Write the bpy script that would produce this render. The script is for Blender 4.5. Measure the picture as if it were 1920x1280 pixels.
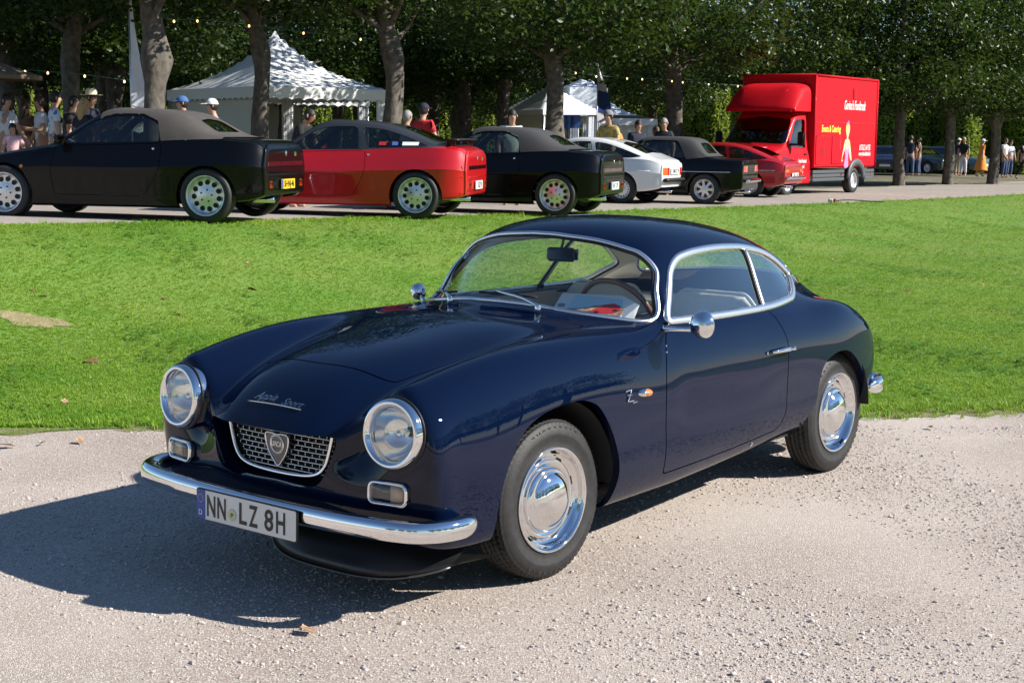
import bpy, bmesh, math, random
import numpy as np
from mathutils import Vector, Matrix
from mathutils.bvhtree import BVHTree

for o in list(bpy.data.objects): bpy.data.objects.remove(o)
SC = bpy.context.scene
COL = SC.collection
PI = math.pi

# ---------------------------------------------------------------- camera
CAM_POS = np.array([4.2824, 3.8297, 1.6294])
YAW, PITCH, ROLL = math.radians(218.17), math.radians(7.903), math.radians(0.65)
_f = np.array([math.cos(PITCH)*math.cos(YAW), math.cos(PITCH)*math.sin(YAW), -math.sin(PITCH)])
_r = np.cross(_f, [0, 0, 1]); _r /= np.linalg.norm(_r); _u = np.cross(_r, _f)
_r2 = math.cos(ROLL)*_r+math.sin(ROLL)*_u; _u2 = -math.sin(ROLL)*_r+math.cos(ROLL)*_u
cam = bpy.data.cameras.new('camera'); camo = bpy.data.objects.new('camera', cam); COL.objects.link(camo)
camo.matrix_world = Matrix(((_r2[0], _u2[0], -_f[0], CAM_POS[0]), (_r2[1], _u2[1], -_f[1], CAM_POS[1]),
                            (_r2[2], _u2[2], -_f[2], CAM_POS[2]), (0, 0, 0, 1)))
cam.sensor_width = 36; cam.lens = 36*2759.8/1920; cam.clip_start = 0.1; cam.clip_end = 2000
SC.camera = camo
FW = np.array([math.cos(YAW), math.sin(YAW)]); RT = np.array([math.sin(YAW), -math.cos(YAW)])
def ld(l, d):
    "ground position l metres right of and d metres beyond the photographer"
    return CAM_POS[:2]+RT*l+FW*d

# ---------------------------------------------------------------- light
SUN = np.array([-0.72, 1.24, 1.0]); SUN /= np.linalg.norm(SUN)      # direction towards the sun
world = bpy.data.worlds.new('World'); SC.world = world; world.use_nodes = True
_n = world.node_tree.nodes; _l = world.node_tree.links
sky = _n.new('ShaderNodeTexSky'); sky.sky_type = 'NISHITA'; sky.sun_disc = False
sky.sun_elevation = math.asin(SUN[2]); sky.sun_rotation = math.atan2(SUN[0], SUN[1])
sky.air_density = 1.0; sky.dust_density = 0.0; sky.ozone_density = 4.5
_l.new(sky.outputs[0], _n['Background'].inputs[0]); _n['Background'].inputs[1].default_value = 0.075
sl = bpy.data.lights.new('sun', 'SUN'); sl.energy = 5.0; sl.angle = math.radians(0.53); sl.color = (1.0, 0.95, 0.87)
so = bpy.data.objects.new('sun', sl); COL.objects.link(so)
so.rotation_euler = Vector(-SUN).to_track_quat('-Z', 'Y').to_euler(); so.location = (0, 0, 40)
vs = SC.view_settings; vs.view_transform = 'Standard'; vs.look = 'None'; vs.gamma = 1; vs.use_curve_mapping = False
vs.exposure = 0.80
SC.cycles.max_bounces = 8; SC.cycles.transparent_max_bounces = 16; SC.cycles.caustics_reflective = False

# ---------------------------------------------------------------- materials
MATS = {}
def mat(name, col=(0.5, 0.5, 0.5), rough=0.5, metal=0.0, spec=0.5, coat=0.0, coat_rough=0.03, noise=0, nscale=20, bump=0, bscale=60,
        emit=None, estr=0, sub=0, var=None, coord='Object', rvar=0):
    if name in MATS: return MATS[name]
    m = bpy.data.materials.new(name); m.use_nodes = True; MATS[name] = m
    nt = m.node_tree; b = nt.nodes['Principled BSDF']
    b.inputs['Base Color'].default_value = (*col, 1); b.inputs['Roughness'].default_value = rough
    b.inputs['Metallic'].default_value = metal; b.inputs['Specular IOR Level'].default_value = spec
    b.inputs['Coat Weight'].default_value = coat; b.inputs['Coat Roughness'].default_value = coat_rough
    if emit: b.inputs['Emission Color'].default_value = (*emit, 1); b.inputs['Emission Strength'].default_value = estr
    if noise or bump or rvar:
        tc = nt.nodes.new('ShaderNodeTexCoord')
    if noise:
        nz = nt.nodes.new('ShaderNodeTexNoise'); nz.inputs['Scale'].default_value = nscale; nz.inputs['Detail'].default_value = 6
        nt.links.new(tc.outputs[coord], nz.inputs['Vector'])
        mx = nt.nodes.new('ShaderNodeMix'); mx.data_type = 'RGBA'
        c2 = var or tuple(min(1, c*(1+noise)) for c in col); c1 = col if var else tuple(c*(1-noise) for c in col)
        mx.inputs[6].default_value = (*c1, 1); mx.inputs[7].default_value = (*c2, 1)
        rp = nt.nodes.new('ShaderNodeMapRange'); rp.inputs[1].default_value = 0.3; rp.inputs[2].default_value = 0.7
        nt.links.new(nz.outputs[0], rp.inputs[0]); nt.links.new(rp.outputs[0], mx.inputs[0])
        nt.links.new(mx.outputs[2], b.inputs['Base Color'])
    if rvar:
        nz3 = nt.nodes.new('ShaderNodeTexNoise'); nz3.inputs['Scale'].default_value = 9; nz3.inputs['Detail'].default_value = 5
        nt.links.new(tc.outputs[coord], nz3.inputs['Vector'])
        r3 = nt.nodes.new('ShaderNodeMapRange'); r3.inputs[3].default_value = max(0, rough-rvar); r3.inputs[4].default_value = rough+rvar
        nt.links.new(nz3.outputs[0], r3.inputs[0]); nt.links.new(r3.outputs[0], b.inputs['Roughness'])
    if bump:
        nb = nt.nodes.new('ShaderNodeTexNoise'); nb.inputs['Scale'].default_value = bscale; nb.inputs['Detail'].default_value = 5
        nt.links.new(tc.outputs[coord], nb.inputs['Vector'])
        bp = nt.nodes.new('ShaderNodeBump'); bp.inputs['Strength'].default_value = bump; bp.inputs['Distance'].default_value = 0.01
        nt.links.new(nb.outputs[0], bp.inputs['Height']); nt.links.new(bp.outputs[0], b.inputs['Normal'])
    return m
def glass_mat(name, tint=(0.9, 0.95, 0.92), refl=1.0, ior=1.5, rough=0.0, mult=1.8):
    if name in MATS: return MATS[name]
    m = bpy.data.materials.new(name); m.use_nodes = True; MATS[name] = m; nt = m.node_tree; nt.nodes.clear()
    o = nt.nodes.new('ShaderNodeOutputMaterial'); t = nt.nodes.new('ShaderNodeBsdfTransparent'); g = nt.nodes.new('ShaderNodeBsdfGlossy')
    t.inputs[0].default_value = (*tint, 1); g.inputs['Roughness'].default_value = rough; g.inputs[0].default_value = (refl, refl, refl, 1)
    fr = nt.nodes.new('ShaderNodeFresnel'); ge = nt.nodes.new('ShaderNodeNewGeometry'); mi = nt.nodes.new('ShaderNodeMix'); mi.inputs[2].default_value = ior; mi.inputs[3].default_value = 1/ior
    nt.links.new(ge.outputs['Backfacing'], mi.inputs[0]); nt.links.new(mi.outputs[0], fr.inputs[0])
    mu = nt.nodes.new('ShaderNodeMath'); mu.operation = 'MULTIPLY'; mu.inputs[1].default_value = mult; mu.use_clamp = True
    mx = nt.nodes.new('ShaderNodeMixShader'); nt.links.new(fr.outputs[0], mu.inputs[0]); nt.links.new(mu.outputs[0], mx.inputs[0])
    nt.links.new(t.outputs[0], mx.inputs[1]); nt.links.new(g.outputs[0], mx.inputs[2]); nt.links.new(mx.outputs[0], o.inputs[0])
    return m

# ---------------------------------------------------------------- objects
def put(o, parent=None):
    COL.objects.link(o)
    if parent: o.parent = parent
    return o
def thing(name, label, cat, loc=(0, 0, 0), rz=0, group=None):
    o = bpy.data.objects.new(name, None); put(o); o.location = loc; o.rotation_euler = (0, 0, rz); o.empty_display_size = 0.2
    return tag(o, label, cat, group)
def tag(o, label, cat, group=None):
    o['label'] = label; o['category'] = cat
    if group: o['group'] = group
    return o
def mesh_of(name, v, f, m, smooth=True, normals=None):
    me = bpy.data.meshes.new(name)
    v = np.asarray(v, float)
    me.from_pydata(v.tolist(), [], [tuple(int(i) for i in q) for q in f])
    for x in (m if isinstance(m, (list, tuple)) else [m]): me.materials.append(x)
    me.polygons.foreach_set('use_smooth', [smooth]*len(me.polygons))
    if normals is not None:
        me.normals_split_custom_set_from_vertices(np.asarray(normals, float).tolist())
    me.update()
    return me
def obj(name, v, f, m, parent=None, smooth=True, normals=None, loc=None, rot=None):
    o = bpy.data.objects.new(name, mesh_of(name, v, f, m, smooth, normals)); put(o, parent)
    if loc is not None: o.location = loc
    if rot is not None: o.rotation_euler = rot
    return o
def copy_tree(o, parent=None):
    c = o.copy(); COL.objects.link(c); c.parent = parent
    for ch in list(o.children): copy_tree(ch, c)
    return c

# ---------------------------------------------------------------- mesh builders: every one returns (verts, faces)
def join(*ms):
    V = []; Fs = []; n = 0
    for v, f in ms:
        V.append(np.asarray(v, float).reshape(-1, 3)); Fs += [tuple(i+n for i in q) for q in f]; n += len(V[-1])
    return np.concatenate(V), Fs
def box(c, s, bev=0.0, rz=0):
    c = np.array(c, float); s = np.array(s, float)/2
    if bev <= 0:
        v = np.array([[x, y, z] for x in (-1, 1) for y in (-1, 1) for z in (-1, 1)], float)*s
        f = [(0, 1, 3, 2), (4, 6, 7, 5), (0, 4, 5, 1), (2, 3, 7, 6), (0, 2, 6, 4), (1, 5, 7, 3)]
    else:
        b = min(bev, *(s*0.95)); v = []; idx = {}
        for x in (-1, 1):
            for y in (-1, 1):
                for z in (-1, 1):
                    g = np.array([x, y, z])
                    for a in range(3):
                        p = g*s - g*b; p[a] = g[a]*s[a]; idx[(x, y, z, a)] = len(v); v.append(p)
        f = []
        for a in range(3):
            o1, o2 = [i for i in range(3) if i != a]
            for sg in (-1, 1):
                q = []
                for s1, s2 in ((-1, -1), (1, -1), (1, 1), (-1, 1)):
                    k = [0, 0, 0]; k[a] = sg; k[o1] = s1; k[o2] = s2; q.append(idx[(*k, a)])
                if (sg > 0) == (a == 1): q.reverse()
                f.append(tuple(q))
        for a in range(3):
            o1, o2 = [i for i in range(3) if i != a]
            for s1 in (-1, 1):
                for s2 in (-1, 1):
                    k1 = [0, 0, 0]; k1[o1] = s1; k1[o2] = s2; k2 = list(k1); k1[a] = -1; k2[a] = 1
                    f.append((idx[(*k1, o1)], idx[(*k2, o1)], idx[(*k2, o2)], idx[(*k1, o2)]))
        for x in (-1, 1):
            for y in (-1, 1):
                for z in (-1, 1): f.append(tuple(idx[(x, y, z, a)] for a in range(3)))
        v = np.array(v)
    if rz:
        cs, sn = math.cos(rz), math.sin(rz); v = v@np.array([[cs, sn, 0], [-sn, cs, 0], [0, 0, 1]])
    return v+c, f
def tube(pts, r, n=10, closed=False, cap=True, flat=None):
    "sweep a circle (or an ellipse: flat=(normals, ratio)) along pts; r scalar or per point"
    P = np.asarray(pts, float); m = len(P); r = np.broadcast_to(np.asarray(r, float), (m,))
    T = np.roll(P, -1, 0)-np.roll(P, 1, 0)
    if not closed: T[0] = P[1]-P[0]; T[-1] = P[-1]-P[-2]
    T /= np.linalg.norm(T, axis=1)[:, None]+1e-12
    if flat is not None:
        N = np.broadcast_to(np.asarray(flat[0], float), P.shape).copy(); N -= (N*T).sum(1)[:, None]*T; N /= np.linalg.norm(N, axis=1)[:, None]+1e-12
        rat = flat[1]
    else:
        rat = 1.0; a = np.array([0, 0, 1.0]) if abs(T[0][2]) < .9 else np.array([1.0, 0, 0]); N = np.zeros_like(P); nrm = a
        for i in range(m):
            nrm = nrm-(nrm@T[i])*T[i]; nrm /= np.linalg.norm(nrm)+1e-12; N[i] = nrm
    B = np.cross(T, N); V = []
    for k in range(n):
        a = 2*PI*k/n; V.append(P+(N*math.cos(a)*rat+B*math.sin(a))*r[:, None])
    V = np.stack(V, 1).reshape(-1, 3); f = []
    for i in range(m if closed else m-1):
        j = (i+1) % m
        for k in range(n):
            l = (k+1) % n; f.append((i*n+k, i*n+l, j*n+l, j*n+k))
    if cap and not closed:
        f.append(tuple(range(n))[::-1]); f.append(tuple((m-1)*n+k for k in range(n)))
    return V, f
def lathe(prof, n=48, axis='y', rmod=None):
    "prof: list of (radius, offset along the axis)"
    V = []; m = len(prof)
    for k in range(n):
        a = 2*PI*k/n
        for i, (r, h) in enumerate(prof):
            if rmod: r = rmod(i, k, r)
            c, s = math.cos(a)*r, math.sin(a)*r
            V.append({'y': (c, h, s), 'x': (h, c, s), 'z': (c, s, h)}[axis])
    f = []
    for k in range(n):
        k2 = (k+1) % n
        for i in range(m-1): f.append((k*m+i, k*m+i+1, k2*m+i+1, k2*m+i) if axis != 'y' else (k*m+i, k2*m+i, k2*m+i+1, k*m+i+1))
    return np.array(V), f
def spline(pts, n=8, closed=False):
    "Catmull-Rom through pts"
    P = np.asarray(pts, float); m = len(P); out = []
    for i in range(m if closed else m-1):
        if closed: a, b, c, d = P[i-1], P[i], P[(i+1) % m], P[(i+2) % m]
        else:
            b, c = P[i], P[i+1]; a = P[i-1] if i > 0 else 2*b-c; d = P[i+2] if i+2 < m else 2*c-b
        for t in np.arange(n)/n:
            out.append(.5*((2*b)+(-a+c)*t+(2*a-5*b+4*c-d)*t*t+(-a+3*b-3*c+d)*t**3))
    if not closed: out.append(P[-1])
    return np.array(out)
def fillet(pts, rad, n=6):
    "closed polygon with rounded corners; rad scalar or list"
    P = np.asarray(pts, float); m = len(P); rad = np.broadcast_to(np.asarray(rad, float), (m,)); out = []
    for i in range(m):
        a, b, c = P[i-1], P[i], P[(i+1) % m]; u = a-b; w = c-b; lu, lw = np.linalg.norm(u), np.linalg.norm(w)
        r = min(rad[i], .48*lu, .48*lw); p, q = b+u/lu*r, b+w/lw*r
        if r < 1e-6: out.append(b); continue
        for t in np.linspace(0, 1, n): out.append((1-t)**2*p+2*t*(1-t)*b+t*t*q)
    return np.array(out)
def densify(P, step, closed=True):
    out = []; m = len(P)
    for i in range(m if closed else m-1):
        a, b = P[i], P[(i+1) % m]; k = max(1, int(math.ceil(np.linalg.norm(b-a)/step)))
        for t in range(k): out.append(a+(b-a)*t/k)
    if not closed: out.append(P[-1])
    return np.array(out)
def sdf(Q, poly):
    "signed distance of 2-D points Q to a closed polygon (negative inside)"
    Q = np.asarray(Q, float); A = np.asarray(poly, float); B = np.roll(A, -1, 0); d2 = np.full(len(Q), 1e9); ins = np.zeros(len(Q), bool)
    lo = A.min(0)-.3; hi = A.max(0)+.3; near = ((Q > lo) & (Q < hi)).all(1); q = Q[near]; dd = np.full(len(q), 1e9); ii = np.zeros(len(q), bool)
    for a, b in zip(A, B):
        e = b-a; w = q-a; t = np.clip((w@e)/(e@e+1e-18), 0, 1); dd = np.minimum(dd, ((w-t[:, None]*e)**2).sum(1))
        c = (a[1] > q[:, 1]) != (b[1] > q[:, 1])
        with np.errstate(divide='ignore', invalid='ignore'): xx = a[0]+(q[:, 1]-a[1])*(e[0])/(e[1] if abs(e[1]) > 1e-12 else 1e-12)
        ii ^= c & (q[:, 0] < xx)
    d2[near] = dd; ins[near] = ii
    return np.where(ins, -1, 1)*np.sqrt(np.minimum(d2, 1.0))
class M:
    "triangle mesh with its own smooth normals"
    def __init__(s, v, n, f): s.v, s.n, s.f = v, n, f
    def cut(s, d):
        d = np.where(np.abs(d) < 1e-7, 1e-7, d); sg = d < 0; fs = sg[s.f]; k = fs.sum(1)
        fin = [s.f[k == 3]]; fout = [s.f[k == 0]]; V, N = s.v, s.n; edges = None
        mix = s.f[(k == 1) | (k == 2)]
        if len(mix):
            ms = sg[mix]; kk = ms.sum(1); odd = np.where(kk == 1, ms.argmax(1), (~ms).argmax(1)); r = np.arange(len(mix))
            a, b, c = mix[r, odd], mix[r, (odd+1) % 3], mix[r, (odd+2) % 3]
            E = np.sort(np.concatenate([np.stack([a, b], 1), np.stack([a, c], 1)]), 1); U, inv = np.unique(E, axis=0, return_inverse=True); inv = inv.ravel()
            t = (d[U[:, 0]]/(d[U[:, 0]]-d[U[:, 1]]))[:, None]
            nv = V[U[:, 0]]*(1-t)+V[U[:, 1]]*t; nn = N[U[:, 0]]*(1-t)+N[U[:, 1]]*t; nn /= np.linalg.norm(nn, axis=1)[:, None]+1e-12
            n0 = len(V); V = np.concatenate([V, nv]); N = np.concatenate([N, nn]); p = n0+inv[:len(a)]; q = n0+inv[len(a):]
            t1 = np.stack([a, p, q], 1); t2 = np.concatenate([np.stack([p, b, c], 1), np.stack([p, c, q], 1)])
            one = kk == 1; o2 = np.concatenate([one, one])
            fin += [t1[one], t2[~o2]]; fout += [t1[~one], t2[o2]]
            # boundary edges, oriented for the outside mesh (p->q keeps a's winding reversed)
            edges = (np.where(one, p, q), np.where(one, q, p))
        def mk(fl, flip):
            f = np.concatenate(fl); ids = np.unique(f); mp = np.full(len(V), -1); mp[ids] = np.arange(len(ids))
            m = M(V[ids], N[ids], mp[f])
            if edges is not None:
                e0, e1 = (edges if not flip else edges[::-1]); m.edge = np.stack([mp[e0], mp[e1]], 1)
            else: m.edge = np.zeros((0, 2), int)
            return m
        return mk(fin, True), mk(fout, False)
    def flange(s, depth, edge=None, dirn=None):
        "turn the last cut edge inwards so that the sheet shows a thickness"
        E = s.edge if edge is None else edge
        if len(E) == 0: return s
        a, b = E[:, 0], E[:, 1]; D = -s.n if dirn is None else np.broadcast_to(np.asarray(dirn, float), s.n.shape)
        pa, pb = s.v[a], s.v[b]; qa, qb = pa+D[a]*depth, pb+D[b]*depth; k = len(E); n0 = len(s.v)
        nn = np.cross(qa-pa, pb-pa); nn /= np.linalg.norm(nn, axis=1)[:, None]+1e-12
        V = np.concatenate([s.v, pa, pb, qb, qa]); N = np.concatenate([s.n, nn, nn, nn, nn]); i = n0+np.arange(k)
        f = np.concatenate([s.f, np.stack([i, i+3*k, i+2*k], 1), np.stack([i, i+2*k, i+k], 1)])
        r = M(V, N, f); r.edge = E; return r
    def offset(s, t): return M(s.v+s.n*t, s.n, s.f)
    def flipped(s): return M(s.v, -s.n, s.f[:, ::-1])
    def obj(s, name, m, parent=None): return obj(name, s.v, s.f, m, parent, True, s.n)
def catmull_clark(V, Q, levels):
    V = np.asarray(V, float); Q = np.asarray(Q, int)
    for _ in range(levels):
        n = len(V); fp = V[Q].mean(1); E = np.concatenate([np.stack([Q[:, i], Q[:, (i+1) % 4]], 1) for i in range(4)])
        U, inv, cnt = np.unique(np.sort(E, 1), axis=0, return_inverse=True, return_counts=True); inv = inv.ravel(); m = len(U)
        fsum = np.zeros((m, 3)); np.add.at(fsum, inv, np.tile(fp, (4, 1)))
        mid = (V[U[:, 0]]+V[U[:, 1]])/2; bd = cnt == 1
        ep = np.where(bd[:, None], mid, (V[U[:, 0]]+V[U[:, 1]]+fsum)/4)
        Fs = np.zeros((n, 3)); nf = np.zeros(n); np.add.at(Fs, Q.ravel(), np.repeat(fp, 4, 0)); np.add.at(nf, Q.ravel(), 1)
        Es = np.zeros((n, 3)); ne = np.zeros(n)
        for k in (0, 1): np.add.at(Es, U[:, k], mid); np.add.at(ne, U[:, k], 1)
        Bs = np.zeros((n, 3)); nb = np.zeros(n)
        for k in (0, 1): np.add.at(Bs, U[bd][:, k], mid[bd]); np.add.at(nb, U[bd][:, k], 1)
        nn = np.maximum(nf, 1)[:, None]
        vi = (Fs/nn+2*Es/np.maximum(ne, 1)[:, None]+(nn-3)*V)/nn
        vb = (Bs/np.maximum(nb, 1)[:, None]+V)/2
        vb = np.where((nf == 1)[:, None], V, vb)
        nv = np.where((nb > 0)[:, None], vb, vi)
        k = len(Q); ei = inv.reshape(4, k).T+n; fi = n+m+np.arange(k)
        V = np.concatenate([nv, ep, fp])
        Q = np.concatenate([np.stack([Q[:, i], ei[:, i], fi, ei[:, (i-1) % 4]], 1) for i in range(4)])
    return V, Q
def cc_surface(T, Q, levels=4, fit=8):
    "Catmull-Clark surface that passes through the target points T"
    T = np.asarray(T, float); P = T.copy()
    for _ in range(fit):
        L, _q = catmull_clark(P, Q, 3); P = P+(T-L[:len(T)])*0.9
    V, Qd = catmull_clark(P, Q, levels)
    F = np.concatenate([Qd[:, [0, 1, 2]], Qd[:, [0, 2, 3]]])
    fn = np.cross(V[Qd[:, 2]]-V[Qd[:, 0]], V[Qd[:, 3]]-V[Qd[:, 1]]); N = np.zeros_like(V)
    for k in range(4): np.add.at(N, Qd[:, k], fn)
    N /= np.linalg.norm(N, axis=1)[:, None]+1e-12
    return M(V, N, F)
def bvh_of(m): return BVHTree.FromPolygons([Vector(p) for p in m.v], [tuple(int(i) for i in f) for f in m.f])
def cast(bvh, P, D, back=2.0):
    "project points along D onto a surface -> (points, normals)"
    out = []; nr = []; D = Vector(D).normalized()
    for p in P:
        h = bvh.ray_cast(Vector(p)-D*back, D)
        if h[0] is None: h = bvh.find_nearest(Vector(p))
        out.append(np.array(h[0])); nn = np.array(h[1]); nr.append(nn if nn@np.array(D) < 0 else -nn)
    return np.array(out), np.array(nr)
def strip(P, N, width, height, closed=True, n=8):
    "raised half-round trim along a path on a surface"
    P = np.asarray(P, float); N = np.asarray(N, float)
    return tube(P, width/2, n, closed, True, (N, 2*height/width))
def text_mesh(s, size, depth=0.0, shear=0.0, bold=0.0, align='CENTER', sx=1.0):
    cu = bpy.data.curves.new('lettering', 'FONT'); cu.body = s; cu.size = size; cu.align_x = align; cu.align_y = 'CENTER'; cu.extrude = depth; cu.shear = shear; cu.offset = bold
    cu.resolution_u = 3
    o = bpy.data.objects.new('lettering', cu); COL.objects.link(o); dg = bpy.context.evaluated_depsgraph_get(); dg.update()
    me = bpy.data.meshes.new_from_object(o.evaluated_get(dg)); v = np.array([p.co[:] for p in me.vertices]).reshape(-1, 3); f = [tuple(p.vertices) for p in me.polygons]
    bpy.data.objects.remove(o); bpy.data.curves.remove(cu); bpy.data.meshes.remove(me); v[:, 0] *= sx
    return v, f
def frame_map(v, o, ex, ey, ez=None):
    ex = np.array(ex, float); ey = np.array(ey, float); ez = np.cross(ex, ey) if ez is None else np.array(ez, float)
    v = np.asarray(v, float); return np.array(o)+v[:, :1]*ex+v[:, 1:2]*ey+v[:, 2:3]*ez
# ================================================================ car building kit
def recalc(V, Q):
    bm = bmesh.new(); vs_ = [bm.verts.new(p) for p in V]
    for q in Q: bm.faces.new([vs_[i] for i in q])
    bmesh.ops.recalc_face_normals(bm, faces=bm.faces); bm.verts.index_update()
    c = sum(f.calc_area()*(f.normal @ (f.calc_center_median()-Vector((-1, 0, .45)))) for f in bm.faces)
    out = [tuple(v.index for v in f.verts) for f in bm.faces]
    if c < 0: out = [q[::-1] for q in out]
    bm.free(); return out
def shell(S, corner, capF, capR):
    "S: stations x columns x 3 (half car, y>=0).  capF/capR: rows x corner x 3, the closed nose and tail"
    S = np.asarray(S, float); n, m, _ = S.shape; V = []; idx = {}
    def add(key, p, side):
        k = (key, 1 if abs(p[1]) < 1e-9 else side)
        if k not in idx: idx[k] = len(V); V.append([p[0], p[1]*side, p[2]])
        return idx[k]
    Q = []
    for side in (1, -1):
        g = [[add(('s', i, j), S[i, j], side) for j in range(m)] for i in range(n)]
        for i in range(n-1):
            for j in range(m-1): Q.append((g[i][j], g[i][j+1], g[i+1][j+1], g[i+1][j]))
        for nm, cap, ring in (('f', capF, g[0]), ('r', capR, g[-1])):
            R = m-1-corner; rows = [ring[:corner+1]]
            for r in range(R):
                rows.append([add((nm, r, c), cap[r][c], side) for c in range(corner)]+[ring[corner+1+r]])
            for r in range(R):
                for c in range(corner): Q.append((rows[r][c], rows[r][c+1], rows[r+1][c+1], rows[r+1][c]))
    return np.array(V), recalc(V, Q)
def side_poly(m, poly, side, ymin=.3):
    d = sdf(m.v[:, [0, 2]], poly); return np.maximum(d, ymin-m.v[:, 1]*side)
def on_side(bvh, poly, side, step=.02, closed=True):
    P = densify(np.asarray(poly, float), step, closed)
    return cast(bvh, [(x, 1.2*side, z) for x, z in P], (0, -side, 0))
def on_front(bvh, poly, sgn, step=.02, closed=True, x0=2.0):
    P = densify(np.asarray(poly, float), step, closed)
    return cast(bvh, [(x0*sgn, y, z) for y, z in P], (-sgn, 0, 0))
def mirror_poly(h):
    h = [tuple(p) for p in h]; return h+[(-a, b) for a, b in h[::-1] if abs(a) > 1e-9]

CHROME = mat('chrome', (0.82, 0.82, 0.83), 0.045, 1.0)
BRIGHT = mat('polished_aluminium', (0.88, 0.88, 0.89), 0.27, 1.0)
CHROME_WORN = mat('worn_chrome', (0.66, 0.66, 0.67), 0.16, 1.0, bump=.05, bscale=30)
RUBBER = mat('tyre_rubber', (0.016, 0.016, 0.017), 0.62, bump=.15, bscale=140, noise=.35, nscale=35)
BLACK = mat('matt_black', (0.006, 0.006, 0.007), 0.7)
SEAL = mat('black_rubber_seal', (0.008, 0.008, 0.009), 0.5)
NAVY = mat('navy_paint', (0.0014, 0.0052, 0.022), 0.45, spec=.0, coat=.75, coat_rough=.010)
CREAM = mat('cream_leather', (0.82, 0.75, 0.62), 0.5, bump=.12, bscale=200)
CREAM_L = mat('cream_lining', (0.82, 0.77, 0.66), 0.8, bump=.1, bscale=300)
GLASS = glass_mat('window_glass', (0.95, 0.98, 0.96), mult=1.4)
SIDE_GLASS = glass_mat('side_window_glass', (0.95, 0.98, 0.96), mult=2.6)
LENS = glass_mat('lamp_glass', (0.93, 0.94, 0.92))
AMBER = mat('amber_lens', (0.75, 0.20, 0.03), 0.12, coat=1)
REDLENS = mat('red_lens', (0.45, 0.012, 0.01), 0.12, coat=1)
WHITE = mat('white_paint', (0.78, 0.78, 0.76), 0.35)

def tyre_mesh(R=.300, w=.155, rim=.192, nb=76, sub=4):
    h = w/2; pr = [(rim, -h*.80), (rim+.012, -h*.95), (rim+.045, -h*1.04), (rim+.075, -h*1.0), (R-.016, -h*.88), (R-.006, -h*.80)]
    tread = []
    for i, (a, b) in enumerate(((-.78, -.50), (-.44, -.16), (-.10, .10), (.16, .44), (.50, .78))):
        tread += [(R-.009, a*h), (R-.0005 if i in (1, 2, 3) else R-.002, a*h+.001), (R-.0005 if i in (1, 2, 3) else R-.002, b*h-.001), (R-.009, b*h)]
    # sidewall with a raised lettering band and two fine ribs
    sw = [(R-.006, h*.80), (R-.016, h*.88), (R-.022, h*.90), (R-.024, h*.935), (R-.028, h*.95), (rim+.075, h*1.0), (rim+.060, h*1.03), (rim+.056, h*1.045), (rim+.050, h*1.045), (rim+.046, h*1.03),
          (rim+.03, h*1.0), (rim+.014, h*.95), (rim+.010, h*.97), (rim+.004, h*.95), (rim, h*.86), (rim-.004, h*.80)]
    prof = pr+tread+sw; n0 = len(pr); n1 = n0+len(tread); n = nb*sub
    def rmod(i, k, r):
        if n0 <= i < n1:
            row = (i-n0)//4; ph = (k+row*2) % sub
            if row in (0, 4): return r-.006 if (k % sub) == 0 and (i-n0) % 4 in (1, 2) else r
            if ph == 0 and (i-n0) % 4 in (1, 2): return r-.005
        elif i in (n1, n1+1, n0-1): return r-.003 if (k % sub) == 0 else r
        return r
    return lathe(prof, n, 'y', rmod)
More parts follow.
